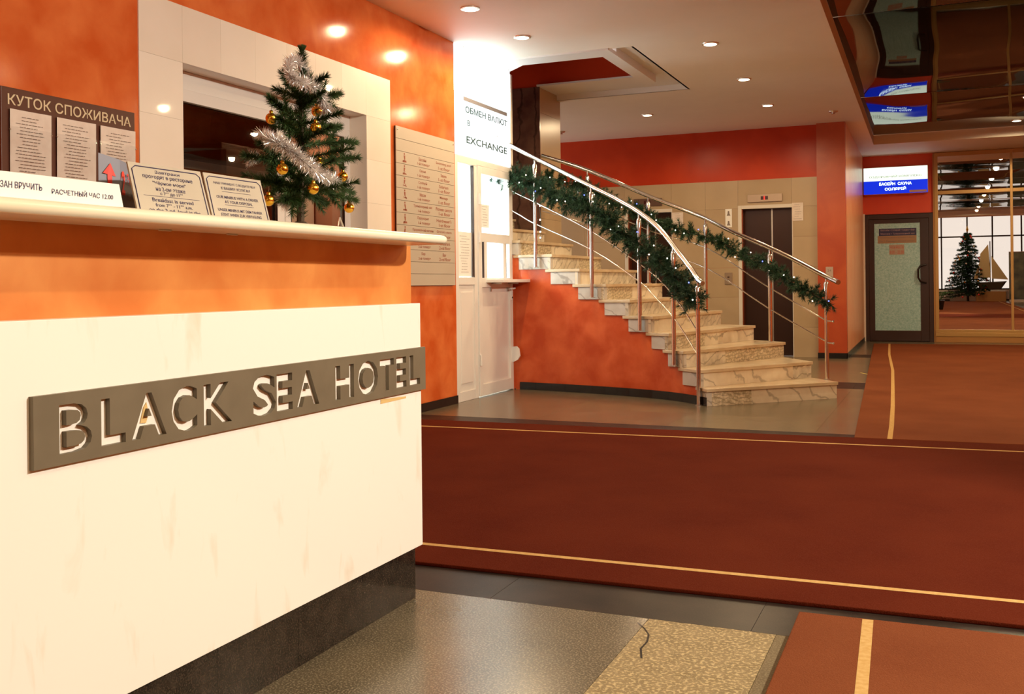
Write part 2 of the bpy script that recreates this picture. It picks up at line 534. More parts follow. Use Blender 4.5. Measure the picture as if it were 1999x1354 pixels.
# upper stair well
u = MB()
u.quad((-7, 10.5, GZ), (-2.9, 10.5, GZ), (-2.9, 10.5, 5.4), (-7, 10.5, 5.4))
u.quad((-2.94, 9.06, 3.24), (-2.94, 10.5, 3.24), (-2.94, 10.5, 5.4), (-2.94, 9.06, 5.4))
u.quad((-7, 9.04, 3.24), (-2.94, 9.04, 3.24), (-2.94, 9.04, 5.4), (-7, 9.04, 5.4))
u.quad((-7, 9.0, 0), (-7, 10.5, 0), (-7, 10.5, 5.4), (-7, 9.0, 5.4))
struct('wall_upper_stairs', u, RED)
struct('ceiling_upper_stairs', MB().quad((-7, 9, 5.4), (-2.9, 9, 5.4), (-2.9, 10.5, 5.4), (-7, 10.5, 5.4)), CEIL)

# stretch film panels, each sagging a little
film = thing('stretch_ceiling', (1.5, 8, FZ), 'dark glossy brown mirror-like stretch ceiling film in the raised bay', 'ceiling film')


def filmpanel(y0, y1, sag, tilt, seedx):
    mb = MB(); nx, ny = 24, 28; vs = []
    for j in range(ny + 1):
        v = j / ny; y = y0 + (y1 - y0) * v
        for i in range(nx + 1):
            uu = i / nx; x0 = edge_x(y) + .002
            x = x0 + (4.19 - x0) * uu
            e = min(1, min(uu, 1 - uu) * 12)
            z = FZ - .01 + (4 * sag * (v * v - v) + tilt * (v - 1) * v) * e
            z += .0045 * math.sin(x * 3.1 + seedx + y * .7) * math.sin(v * PI) * e + .003 * math.sin(y * 4.3 + x * 1.3 + seedx) * e * math.sin(v * PI)
            vs.append((x, y, z))
    fs = [(j * (nx + 1) + i, j * (nx + 1) + i + 1, (j + 1) * (nx + 1) + i + 1, (j + 1) * (nx + 1) + i) for j in range(ny) for i in range(nx)]
    mb.add(vs, fs); mb.build('film_panel', FILM, film, smooth=True)


for (y0, y1, sag, tilt, sd) in ((13.38, 16.895, .022, 0, 1), (9.2, 13.36, .05, 0, 2), (4.6, 9.18, .045, 0, 3.3), (.005, 4.58, .04, 0, 5)):
    filmpanel(y0, y1, sag, tilt, sd)

# ---------------------------------------------------------------- wall left with window and booth openings
WX = -4.0
wl = MB()


def wq(y0, y1, z0, z1, x=WX): wl.quad((x, y0, z0), (x, y1, z0), (x, y1, z1), (x, y0, z1))


wy0, wy1, wz0, wz1 = 4.509, 6.492, .95, 2.344
wq(-18.6, wy0, 0, CZ); wq(-18.6, -1, CZ, 4.6); wq(wy0, wy1, 0, wz0); wq(wy0, wy1, wz1, CZ); wq(wy1, 7.986, 0, CZ)
wl.quad((WX, 7.986, 0), (WX - .35, 7.986, 0), (WX - .35, 7.986, CZ), (WX, 7.986, CZ))
walll = struct('wall_left', wl, ORANGE)
BASE[walll] = Vector((0, 0, 0))
# cream tiles round the window
ty = [4.169, 4.509] + [4.509 + (6.492 - 4.509) * i / 6 for i in range(1, 7)] + [6.848]


def tile(y0, y1, z0, z1, x=WX, d=.008, m=None):
    g = .0005
    MB().box(x, x + d, y0 + g, y1 - g, z0 + g, z1 - g).build('marble_tile', m or random.choice([BEIGET, BEIGET2]), walll)


for i in range(len(ty) - 1): tile(ty[i], ty[i + 1], 2.344, 2.672)
for k in range(5):
    z1 = 2.344 - .33 * k
    tile(4.169, 4.509, z1 - .33, z1); tile(6.492, 6.848, z1 - .33, z1)
# reveals of the window
for k in range(5):
    z1 = 2.344 - .33 * k
    for yy in (wy0, wy1):
        s = -1 if yy == wy1 else 1
        MB().box(WX - .15, WX + .004, min(yy, yy + s * .006 * -1), max(yy, yy + s * .006 * -1), max(wz0, z1 - .329), z1).build('marble_tile', BEIGET, walll)
MB().box(WX - .15, WX + .004, wy0, wy1, wz1 - .0, wz1 + .006).build('marble_tile', BEIGET, walll)
MB().box(WX - .15, WX + .004, wy0, wy1, wz0 - .006, wz0).build('marble_tile', BEIGET, walll)

# window_1: white plastic frame, left pane dark, right pane
xw = WX - .14
win = struct('window_1', MB().box(xw - .05, xw, wy0, wy1, 2.235, wz1).box(xw - .05, xw, wy0, wy0 + .06, wz0, 2.235)
             .box(xw - .05, xw, wy1 - .07, wy1, wz0, 2.235).box(xw - .05, xw, wy0, wy1, wz0, wz0 + .07)
             .box(xw - .05, xw, 5.60, 5.70, wz0, 2.235), PVC, bevel=.004)
BASE[win] = Vector((0, 0, 0))


def sash(y0, y1, z0, z1, gm, wd=.075, x=xw):
    MB().box(x - .03, x + .012, y0, y1, z1 - wd, z1).box(x - .03, x + .012, y0, y1, z0, z0 + wd).box(x - .03, x + .012, y0, y0 + wd, z0 + wd, z1 - wd) \
        .box(x - .03, x + .012, y1 - wd, y1, z0 + wd, z1 - wd).build('window_frame', PVC, win, bevel=.004)
    a, b2, c2, d2 = y0 + wd, y1 - wd, z0 + wd, z1 - wd
    MB().box(x - .002, x + .0135, a - .001, b2 + .001, d2 - .006, d2 + .001).box(x - .002, x + .0135, a - .001, b2 + .001, c2, c2 + .006) \
        .box(x - .002, x + .0135, b2 - .006, b2 + .001, c2, d2).box(x - .002, x + .0135, a - .001, a + .006, c2, d2).build('gasket', DARKW, win)
    MB().box(x - .012, x - .008, a, b2, c2, d2).build('glass_pane', gm, win)


sash(4.54, 5.64, 1.0, 2.235, TINT)
sash(5.66, 6.45, 1.0, 2.235, GLASS, .06)
of = MB(); X0, X1, Y0, Y1 = -6.4, xw - .06, 3.2, 7.6
of.quad((X0, Y0, .2), (X0, Y1, .2), (X0, Y1, 2.7), (X0, Y0, 2.7)); of.quad((X0, Y0, .2), (X1, Y0, .2), (X1, Y0, 2.7), (X0, Y0, 2.7))
of.quad((X0, Y1, .2), (X1, Y1, .2), (X1, Y1, 2.7), (X0, Y1, 2.7)); of.quad((X0, Y0, .2), (X1, Y0, .2), (X1, Y1, .2), (X0, Y1, .2))
of.quad((X0, Y0, 2.7), (X1, Y0, 2.7), (X1, Y1, 2.7), (X0, Y1, 2.7))
of.quad((X1, Y0, .2), (X1, wy0, .2), (X1, wy0, 2.7), (X1, Y0, 2.7)); of.quad((X1, wy1, .2), (X1, Y1, .2), (X1, Y1, 2.7), (X1, wy1, 2.7))
of.quad((X1, wy0, 2.344), (X1, wy1, 2.344), (X1, wy1, 2.7), (X1, wy0, 2.7)); of.quad((X1, wy0, .2), (X1, wy1, .2), (X1, wy1, .95), (X1, wy0, .95))
struct('wall_office', of, OFFICE)
# a pale cupboard inside, behind the right-hand pane
cb = thing('office_cupboard', (-5.6, 6.9, .2), 'beige cupboard seen through the right-hand pane of the office window', 'cupboard')
MB().box(-6.0, -5.2, 6.3, 7.55, .2, 2.2).build('cabinet_body', mat('beige_cupboard', (.62, .52, .38), .5), cb, bevel=.01)
MB().box(-5.2, -5.18, 6.33, 6.92, .25, 2.15).build('cabinet_door', mat('beige_cupboard_door', (.66, .55, .40), .45), cb, bevel=.005)
MB().box(-5.2, -5.18, 6.94, 7.52, .25, 2.15).build('cabinet_door', mat('beige_cupboard_door_b', (.66, .55, .40), .45), cb, bevel=.005)

light('office_fill', 'POINT', (-4.9, 6.9, 2.5), 45, (1, .85, .65), size=.1)  # added fill light, unseen, brightens the cupboard and the office behind the pane
# baseboards
bl = MB()
bb = tag(MB().box(WX, WX + .012, -1, -.5, 0, .07).build('baseboard_left', SKIRT), kind='structure')
BASE[bb] = Vector((0, 0, 0))
y = -.5
while y < 7.98:
    y1 = min(y + .33, 7.986)
    MB().box(WX, WX + .012, y + .001, y1 - .001, 0, .072).build('skirting_tile', SKIRT, bb); y = y1

# ---------------------------------------------------------------- exchange booth front
bt = thing('exchange_booth', (WX, 8.6, 0), 'white plastic booth front with glazed door and serving hatch beside the stairs', 'booth')
fx = WX - .05
MB().box(fx, WX, 7.986, 8.05, 0, 2.225).box(fx, WX, 8.05, 8.44, 2.16, 2.225).box(fx, WX, 8.375, 8.44, 0, 2.16).box(fx, WX, 8.05, 8.375, 1.055, 1.125).box(fx, WX, 8.05, 8.375, 0, .09) \
    .box(fx, WX, 8.44, 9.28, 2.175, 2.225).box(fx, WX, 9.235, 9.28, 0, 2.175).build('frame', PVC, bt, bevel=.004)
MB().box(fx + .015, WX - .012, 8.05, 8.375, .09, 1.055).build('side_panel', PVC, bt, bevel=.003)
MB().box(fx + .018, WX - .006, 8.10, 8.33, .16, .99).build('raised_panel', PVC, bt, bevel=.003)
MB().box(fx + .02, fx + .024, 8.05, 8.375, 1.125, 2.16).build('glass_pane', GLASS, bt)
MB().box(WX - .03, WX + .0005, 8.369, 8.375, 1.125, 2.16).build('gasket', DARKW, bt)
leaf = MB()
lx0, lx1 = fx + .005, WX + .012
for (a, b2, z0, z1) in ((8.448, 8.515, .01, 2.17), (9.165, 9.232, .01, 2.17), (8.515, 9.165, 2.10, 2.17), (8.515, 9.165, 1.46, 1.545), (8.515, 9.165, 1.03, 1.12), (8.515, 9.165, .01, .12),
                        (8.56, 8.63, 1.12, 1.46), (9.01, 9.08, 1.12, 1.46)):
    leaf.box(lx0, lx1, a, b2, z0, z1)
lf = leaf.build('door_leaf', PVC, bt, bevel=.003)
MB().box(fx + .015, WX - .004, 8.515, 9.165, .12, 1.03).build('lower_panel', PVC, lf, bevel=.003)
MB().box(fx + .02, fx + .024, 8.515, 9.165, 1.12, 1.46).build('glass_pane', GLASS, lf)
MB().box(fx + .02, fx + .024, 8.515, 9.165, 1.545, 2.10).build('glass_pane', GLASS, lf)
MB().box(WX - .02, WX + .013, 8.555, 8.560, 1.12, 1.46).box(WX - .02, WX + .013, 9.076, 9.081, 1.12, 1.46).build('gasket', DARKW, lf)
for zz in (1.86, 1.5, .35):
    MB().tube([(WX + .022, 8.452, zz - .05), (WX + .022, 8.452, zz + .05)], .011, 8).build('hinge', PVC, bt, smooth=True)
hd = MB().box(WX + .012, WX + .02, 9.185, 9.215, .90, 1.06).box(WX + .02, WX + .05, 9.193, 9.207, 1.01, 1.024)
hd.tube([(WX + .05, 9.20, 1.017), (WX + .052, 9.10, 1.012)], .009, 8).build('door_handle', WHITE, lf, smooth=True)
MB().lathe((WX + .02, 9.2, .925), [(.009, 0), (.009, .006)], 10, 'x').build('keyhole', DARKW, lf)
sh = MB().box(WX - .01, WX + .20, 8.60, 9.28, 1.075, 1.105).build('hatch_shelf', PVC, bt, bevel=.004)
for yy in (8.72, 9.12):
    MB().yzprism([(yy, 1.075), (yy + .012, 1.075), (yy + .012, .99), (yy, .99)], WX, WX + .01).box(WX + .01, WX + .12, yy, yy + .012, 1.06, 1.075).build('bracket', STEEL, sh)
# booth interior, white and brightly lit
bi = MB(); X0, X1, Y0, Y1 = -5.6, WX - .051, 7.99, 9.02
for a in (((X0, Y0, 0), (X0, Y1, 0), (X0, Y1, CZ), (X0, Y0, CZ)), ((X0, Y0, 0), (X1, Y0, 0), (X1, Y0, CZ), (X0, Y0, CZ)), ((X0, Y1, 0), (X1, Y1 + .2, 0), (X1, Y1 + .2, CZ), (X0, Y1, CZ))):
    bi.quad(*a)
struct('wall_booth', bi, BOOTHP)
light('booth_lamp', 'POINT', (-4.8, 8.5, 2.6), 130, (.85, .96, 1.0), size=.15)
light('booth_lamp', 'POINT', (-4.6, 8.6, 1.4), 40, (.85, .96, 1.0), size=.15)

# illuminated exchange sign above the booth
lb = thing('exchange_lightbox', (WX, 8.63, 2.23), 'tall glowing white currency exchange lightbox above the white booth', 'illuminated sign')
MB().box(WX - .10, WX - .012, 7.99, 9.27, 2.226, 3.215).build('casing', WHITE, lb)
MB().box(WX - .012, WX + .004, 8.0, 9.23, 2.80, 3.215).build('light_panel', LBOX, lb)
MB().box(WX - .012, WX + .004, 8.0, 9.23, 2.232, 2.799).build('light_panel', emit_mat('exchange_lightbox_lower', (.92, 1.0, 1.0), 1.5), lb)
MB().box(WX - .1, WX + .012, 9.23, 9.275, 2.226, 3.17).build('side_strip', PVCB, lb, bevel=.003)
MB().box(WX + .0045, WX + .006, 8.17, 9.15, 2.735, 2.77).build('printed_bar', mat('grey_bar', (.22, .21, .23), .6), lb)
tx = MB()
for s, ww, z, h in (('ОБМЕН ВАЛЮТ', .95, 2.66, .058), ('В', .05, 2.54, .05), ('EXCHANGE', .92, 2.385, .065)):
    yc = 8.68 if len(s) > 1 else 8.27
    text_into(tx, s, (WX + .0055, yc, z), (0, 1, 0), (0, 0, 1), ww, h, offset=.015)
tx.build('lettering', LTXT, lb)
tx = MB(); text_into(tx, '24 ГОД', (WX + .0055, 8.95, 2.50), (0, 1, 0), (0, 0, 1), .16, .03); tx.build('small_lettering', mat('pale_print', (.45, .4, .4), .6), lb)
# chains the sign hangs from
for yy in (8.11, 9.16):
    ch = MB(); z = 2.80
    k = 0
    while z < 3.19:
        if k % 2: ch.tube([(WX + .012, yy - .004, z), (WX + .012, yy + .004, z + .006), (WX + .012, yy + .004, z + .018), (WX + .012, yy - .004, z + .024)], .0016, 5)
        else: ch.tube([(WX + .008, yy, z), (WX + .016, yy, z + .006), (WX + .016, yy, z + .018), (WX + .008, yy, z + .024)], .0016, 5)
        z += .02; k += 1
    ch.tube([(WX + .01, yy, 3.19), (WX + .03, yy + .03, 3.215)], .003, 6)
    ch.build('chain', STEEL, lb)


def sheet(name, x, y0, y1, z0, z1, label, cat='notice', m=PAPER, rows=9, ink=INK, parent=None, group=None, curl=.006, axis='x', seed=1):
    """a sheet of paper with printed lines, slightly curled"""
    rd = random.Random(seed)
    o = thing(name, ((x + .001, (y0 + y1) / 2, z0) if axis == 'x' else ((y0 + y1) / 2, x, z0)), label, cat, group)
    mb = MB(); n = 6; vs = []
    for k in range(n + 1):
        f = k / n; yy = y0 + (y1 - y0) * f
        d = curl * (abs(f - .5) * 2) ** 2
        for z in (z0, z1):
            p = (x + .002 + d + (.004 if z == z1 else 0), yy, z) if axis == 'x' else (yy, x - .002 - d * .4, z)
            vs.append(p)
    mb.add(vs, [(2 * k, 2 * k + 2, 2 * k + 3, 2 * k + 1) for k in range(n)]).build('page', m, o)
    ln = MB(); H = z1 - z0; W = y1 - y0
    for r in range(rows):
        z = z1 - H * (.1 + .8 * r / max(1, rows - 1)); a = y0 + W * rd.uniform(.12, .3); b2 = y1 - W * rd.uniform(.12, .4)
        hh = min(.003, H * .02)
        yy = a
        while yy < b2:
            e = min(b2, yy + W * rd.uniform(.04, .12))
            if axis == 'x':
                q = x + .0035 + curl * .5 + .003
                ln.quad((q, yy, z), (q, e, z), (q, e, z + hh), (q, yy, z + hh))
            else:
                ln.quad((yy, x - .004 - curl * .4, z), (e, x - .004 - curl * .4, z), (e, x - .004 - curl * .4, z + hh), (yy, x - .004 - curl * .4, z + hh))
            yy = e + W * .02
    ln.build('printed_lines', ink, o)['kind'] = 'stuff'
    return o


sheet('paper_notice', WX - .028, 8.07, 8.36, 1.13, 1.54, 'printed sheet taped behind the booth sidelight glass', rows=14, m=PAPERW, curl=0)
sheet('paper_notice', WX - .028, 8.56, 8.76, 1.60, 1.82, 'sheet of rates taped behind the large booth door pane', rows=8, m=PAPERW, curl=0, seed=3)
# torn white patch on the orange wall beside the booth
one('plaster_patch', MB().xzprism([(-3.995, .27), (-3.93, .30), (-3.905, .34), (-3.915, .41), (-3.94, .435), (-3.995, .43)], 9.20, 9.222), WHITE,
    'small torn white patch low on the orange wall beside the booth', 'patch')

# ---------------------------------------------------------------- staircase
LP = {1: (-1.862, 8.444), 2: (-1.949, 8.54), 3: (-2.131, 8.696), 4: (-2.288, 8.80), 5: (-2.464, 8.891), 6: (-2.708, 8.981), 7: (-2.967, 9.062), 8: (-3.256, 9.134),
      9: (-3.564, 9.197), 10: (-3.926, 9.247), 11: (-4.3, 9.27), 12: (-4.65, 9.28), 13: (-5.0, 9.28), 14: (-5.35, 9.28), 15: (-5.7, 9.28)}
RP = {1: (-.896, 9.396), 2: (-1.158, 9.752), 3: (-1.483, 10.27), 4: (-1.836, 10.60), 5: (-2.225, 10.82), 6: (-2.57, 10.87), 7: (-2.877, 10.85), 8: (-3.16, 10.78),
      9: (-3.53, 10.68), 10: (-3.85, 10.60), 11: (-4.14, 10.5), 12: (-4.5, 10.49), 13: (-4.9, 10.49), 14: (-5.3, 10.49), 15: (-5.7, 10.49)}
st = thing('staircase', (-2.6, 9.8, 0), 'curved marble staircase with veined risers rising to the left behind the booth', 'staircase')
HR = .15
for k in range(1, 14):
    l0, r0, l1, r1 = [Vector((*p, 0)) for p in (LP[k], RP[k], LP[k + 1], RP[k + 1])]
    d = (r0 - l0).normalized(); nrm = Vector((d.y, -d.x, 0))  # front normal
    z0 = (k - 1) * HR; z1 = k * HR
    nose = .022
    a = l0 + nrm * nose - d * .012; b2 = r0 + nrm * nose
    back = .06
    c1 = r1 - nrm * back; d1 = l1 - nrm * back
    MB().prism([(a.x, a.y), (b2.x, b2.y), (c1.x, c1.y), (d1.x, d1.y)], z1 - .028, z1).build('tread', TREAD, st, bevel=.004)
    # riser slabs
    W = (r0 - l0).length
    cuts = [0] + sorted(random.Random(k).uniform(.25, .85) for _ in range(2)) + [1]
    for i in range(3):
        p = l0 + d * (W * cuts[i] + .001); q = l0 + d * (W * cuts[i + 1] - .001)
        p2 = p - nrm * .03; q2 = q - nrm * .03
        MB().prism([(p.x, p.y), (q.x, q.y), (q2.x, q2.y), (p2.x, p2.y)], z0, z1 - .028).build('riser_slab', STONE[(k * 2 + i) % 3], st)
    # side stone, proud of the orange wall
    dd = (l1 - l0).normalized(); no = Vector((dd.y, -dd.x, 0))
    if no.dot(nrm) < 0 and no.y > 0: no = -no
    if no.y > 0: no = -no
    p = l0; q = l1
    p2 = p - no * .05; q2 = q - no * .05
    MB().prism([(p.x, p.y), (q.x, q.y), (q2.x, q2.y), (p2.x, p2.y)], z0 + .003, z1 - .03).build('side_stone', SIDEST, st, bevel=.002)
    # right side fill
    rr = [(r0 - d * .01 - nrm * .03), (r1 - d * .01 - nrm * .03)]
    MB().prism([(rr[0].x, rr[0].y), (rr[1].x, rr[1].y), ((rr[1] - d * .05).x, (rr[1] - d * .05).y), ((rr[0] - d * .05).x, (rr[0] - d * .05).y)], 0, z1 - .03).build('outer_string', SIDEST, st)
# orange curved wall under the stairs
ws = MB()
inset = .012
VN = {}
for k in range(1, 15):
    a = Vector((*LP[max(1, k - 1)], 0)); b_ = Vector((*LP[min(15, k + 1)], 0))
    dd = (b_ - a).normalized(); no = Vector((dd.y, -dd.x, 0))
    if no.y > 0: no = -no
    VN[k] = Vector((*LP[k], 0)) - no * inset
for k in range(2, 14):
    p, q = VN[k], VN[k + 1]
    for m2 in range(1, k):
        ws.quad((p.x, p.y, (m2 - 1) * HR), (q.x, q.y, (m2 - 1) * HR), (q.x, q.y, m2 * HR + .004 * (m2 == k - 1)), (p.x, p.y, m2 * HR + .004 * (m2 == k - 1)))
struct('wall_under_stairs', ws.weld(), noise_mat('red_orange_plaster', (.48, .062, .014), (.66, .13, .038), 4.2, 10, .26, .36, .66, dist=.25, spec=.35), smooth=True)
bs = tag(MB().box(-3.98, -3.97, 9.24, 9.245, 0, .01).build('baseboard_stairs', SKIRT), kind='structure')
BASE[bs] = Vector((0, 0, 0))
for k in range(1, 11):
    l0 = Vector((*LP[k], 0)); l1 = Vector((*LP[k + 1], 0))
    dd = (l1 - l0).normalized(); no = Vector((dd.y, -dd.x, 0))
    if no.y > 0: no = -no
    n = 2 if (l1 - l0).length > .25 else 1
    for i in range(n):
        p = l0 + (l1 - l0) * (i / n) + dd * .001; q = l0 + (l1 - l0) * ((i + 1) / n) - dd * .001
        if q.x < -3.99: continue
        p2 = p - no * .02; q2 = q - no * .02; p = p + no * .003; q = q + no * .003
        MB().prism([(p.x, p.y), (q.x, q.y), (q2.x, q2.y), (p2.x, p2.y)], 0, .075).build('skirting_tile', SKIRT, bs)

# dark marble wall behind the flight with a pale tiled end
dm = tag(MB().box(-7, -4.2, 10.5, 10.56, 0, GZ).build('wall_stair_back', GROUT), kind='structure'); BASE[dm] = Vector((0, 0, 0))
for i in range(5):
    for j in range(4):
        x1 = -4.175 - i * .55; z0 = .0 + j * .84
        MB().box(x1 - .549, x1, 10.485, 10.5, z0, min(GZ, z0 + .839)).build('marble_tile', DARKMAR, dm)
pc = tag(MB().box(-4.22, -4.2, 10.5, 11.16, 0, CZ + .06).build('wall_stair_end', GROUT), kind='structure'); BASE[pc] = Vector((0, 0, 0))
for j in range(6):
    z0 = j * .6
    MB().box(-4.2, -4.18, 10.487, 11.16, z0 + .001, min(CZ + .06, z0 + .599)).build('marble_tile', random.choice([LIFTT, LIFTT2]), pc)
struct('wall_stair_rear', MB().box(-7, -4.22, 11.1, 11.16, 0, CZ), LIFTT)

# ---------------------------------------------------------------- railings


def crom(P, n=6):
    P = [Vector(p) for p in P]; out = []
    for i in range(len(P) - 1):
        p0 = P[max(0, i - 1)]; p1 = P[i]; p2 = P[i + 1]; p3 = P[min(len(P) - 1, i + 2)]
        for k in range(n):
            t_ = k / n
            out.append(.5 * ((2 * p1) + (-p0 + p2) * t_ + (2 * p0 - 5 * p1 + 4 * p2 - p3) * t_ ** 2 + (-p0 + 3 * p1 - 3 * p2 + p3) * t_ ** 3))
    out.append(P[-1]); return out


def railing(name, loc, label, rail, rods, posts, brack=False):
    o = thing(name, loc, label, 'railing')
    MB().tube(crom(rail, 6), .0225, 14).build('handrail', CHROME, o, smooth=True)
    for r in rods: MB().tube(crom(r, 4), .0065, 8).build('rod', CHROME, o, smooth=True)
    for (x, y_, z0, zt) in posts:
        zr = zt - .15
        ps = MB().tube([(x, y_, z0), (x, y_, zr)], .019, 14).build('post', CHROME, o, smooth=True)
        MB().lathe((x, y_, z0), [(.03, 0), (.03, .006), (.021, .008)], 14).build('base_flange', STEEL, ps, smooth=True)
        MB().lathe((x, y_, zr - .01), [(.0235, 0), (.0235, .085), (.018, .1), (.009, .105)], 14).build('sleeve', CHROME, ps, smooth=True)
        MB().tube([(x, y_, zr + .08), (x, y_, zt - .01)], .0085, 10).build('pin', CHROME, ps, smooth=True)
    return o


Lrail = [(-4.6, 9.22, 2.78), (-3.964, 9.211, 2.438), (-3.719, 9.178, 2.307), (-3.508, 9.142, 2.2), (-3.085, 9.051, 1.985), (-2.831, 8.983, 1.856), (-2.568, 8.893, 1.706), (-2.339, 8.787, 1.529), (-2.149, 8.671, 1.319),
         (-2.01, 8.559, 1.17), (-1.936, 8.486, 1.081), (-1.884, 8.428, 1.045)]
LrodA = [(-4.6, 9.22, 2.33), (-3.958, 9.21, 1.985), (-3.707, 9.177, 1.864), (-3.085, 9.051, 1.555), (-2.574, 8.895, 1.235), (-2.34, 8.787, 1.068), (-2.212, 8.721, .939), (-2.071, 8.608, .783), (-1.943, 8.494, .624)]
LrodB = [(-4.6, 9.22, 2.12), (-3.966, 9.211, 1.79), (-3.71, 9.177, 1.651), (-3.076, 9.049, 1.374), (-2.576, 8.896, 1.07), (-2.435, 8.837, .952), (-2.219, 8.725, .752), (-2.074, 8.61, .586), (-1.946, 8.497, .426)]
railing('stair_railing', (-1.95, 8.5, 0), 'nearer curved chrome stair railing fixed to the side stones above the orange wall', Lrail, [LrodA, LrodB],
        [(-1.942, 8.494, .0, 1.082), (-2.21, 8.716, .315, 1.39), (-2.571, 8.89, .612, 1.705), (-3.085, 9.047, .918, 1.985), (-3.712, 9.173, 1.22, 2.305)])
Rrail = [(-4.16, 10.49, 2.507), (-3.65, 10.60, 2.324), (-3.002, 10.748, 2.02), (-2.592, 10.778, 1.847), (-2.346, 10.729, 1.74), (-2.044, 10.579, 1.586), (-1.636, 10.236, 1.408), (-1.328, 9.909, 1.267),
         (-1.015, 9.571, 1.108), (-.867, 9.329, 1.041)]
RrodA = [(-4.16, 10.49, 2.1), (-3.6, 10.6, 1.92), (-2.952, 10.76, 1.622), (-2.35, 10.73, 1.425), (-1.641, 10.241, 1.012), (-1.0, 9.571, .693)]
RrodB = [(-4.16, 10.49, 1.88), (-3.6, 10.6, 1.70), (-2.95, 10.76, 1.41), (-2.346, 10.729, 1.204), (-1.632, 10.232, .795), (-.985, 9.553, .492)]
rr_ = railing('stair_railing', (-1.0, 9.55, .15), 'farther chrome stair railing along the outer ends of the marble steps by the lifts', Rrail, [RrodA, RrodB],
              [(-.995, 9.56, .15, 1.105), (-1.60, 10.19, .45, 1.39), (-2.36, 10.72, .75, 1.745), (-2.998, 10.745, 1.05, 2.015), (-3.649, 10.589, 1.35, 2.32)])
for z in (.69, .49): MB().tube([(-1.0, 9.56, z), (-.93, 9.5, z - .004)], .006, 8).sphere((-.93, 9.5, z - .004), .011, 8, 6).build('end_stub', CHROME, rr_, smooth=True)

# ---------------------------------------------------------------- needles


def needle(mb, p, d, ln, w):
    s = d.cross(Vector((random.uniform(-1, 1), random.uniform(-1, 1), random.uniform(-1, 1))))
    if s.length < 1e-4: return
    s = s.normalized() * w
    e = p + d * ln
    mb.v += [tuple(p - s), tuple(p + s), tuple(e)]
    n = len(mb.v); mb.f.append((n - 3, n - 2, n - 1)); mb.m.append(0)


def rdir():
    while True:
        v = Vector((random.uniform(-1, 1), random.uniform(-1, 1), random.uniform(-1, 1)))
        if .1 < v.length < 1: return v.normalized()


def sprig(mb, p, q, ln, w, n):
    ax = (q - p); L_ = ax.length; ax = ax.normalized()
    for i in range(n):
        f = random.random()
        r = rdir(); r = (r - ax * r.dot(ax)).normalized()
        d = (r * .85 + ax * random.uniform(.35, .9)).normalized()
        needle(mb, p + ax * (L_ * f), d, ln * random.uniform(.7, 1.1), w)
    for i in range(n // 6):
        d = (ax + rdir() * .5).normalized(); needle(mb, q, d, ln, w)


def garland(path, rad, loc, label, sprigs=300):
    o = thing('garland', loc, label, 'garland')
    P = crom(path, 5)
    MB().tube(P, .008, 6).build('wire_core', TWIG, o)
    mb = MB()
    for i in range(sprigs):
        f = random.random() * (len(P) - 1.001); k = int(f); p = P[k].lerp(P[k + 1], f - k)
        tdir = (P[k + 1] - P[k]).normalized()
        d = rdir(); d = (d - tdir * d.dot(tdir) * .5).normalized()
        if random.random() < .3: d = (d + Vector((0, 0, -.6))).normalized()
        sprig(mb, p, p + d * rad * random.uniform(.5, 1), .05, .0032, 56)
    g = mb.build('needles', GARL, o); g['kind'] = 'stuff'
    return o


Lgar = [(-4.3, 9.24, 2.25), (-3.962, 9.205, 2.135), (-3.827, 9.187, 2.09), (-3.682, 9.167, 2.04), (-3.539, 9.148, 1.95), (-3.397, 9.12, 1.897), (-3.252, 9.083, 1.849), (-3.11, 9.048, 1.781), (-2.944, 9.0, 1.69), (-2.834, 8.97, 1.59),
        (-2.696, 8.92, 1.50), (-2.561, 8.875, 1.42), (-2.425, 8.815, 1.31), (-2.289, 8.745, 1.19), (-2.152, 8.655, 1.08), (-2.04, 8.57, .96), (-1.96, 8.51, .86)]
Rgar = [(-4.10, 10.49, 2.26), (-3.86, 10.53, 2.19), (-3.691, 10.56, 2.13), (-3.469, 10.61, 2.03), (-3.305, 10.65, 1.94), (-3.141, 10.69, 1.87), (-2.977, 10.73, 1.776), (-2.752, 10.75, 1.684), (-2.524, 10.745, 1.592), (-2.228, 10.66, 1.508),
        (-2.046, 10.56, 1.408), (-1.866, 10.446, 1.304), (-1.62, 10.2, 1.222), (-1.387, 9.953, 1.075), (-1.168, 9.715, .961), (-.97, 9.50, .86)]
garland(Lgar, .15, (-2.6, 8.9, .6), 'thick dark green tinsel-like fir garland on the nearer curved stair railing', 560)
garland(Rgar, .105, (-2.0, 10.5, .9), 'thinner dark fir garland on the farther stair railing in front of the lifts', 430)


def fairy(path, n, loc, label, jit, extra=()):
    o = thing('fairy_lights', loc, label, 'string lights')
    P = crom(path, 4); rd = random.Random(len(path))
    MB().tube([p + Vector((0, 0, -.02)) for p in P], .002, 5).build('wire', GARL, o)
    pts = []
    for i in range(n):
        f = (i + rd.random() * .8) / n * (len(P) - 1.01); k = int(f)
        an = rd.uniform(-1.2, 1.2)
        pts.append(P[k].lerp(P[k + 1], f - k) + Vector((.37, -.8, 0)).normalized() * jit * math.cos(an) + Vector((0, 0, jit * math.sin(an))))
    pts += [Vector(e) for e in extra]
    for i, p in enumerate(pts):
        MB().sphere(p, .0065, 8, 6).build('bulb', BULBB if i % 5 == 3 else BULBW, o, smooth=True)
    return o


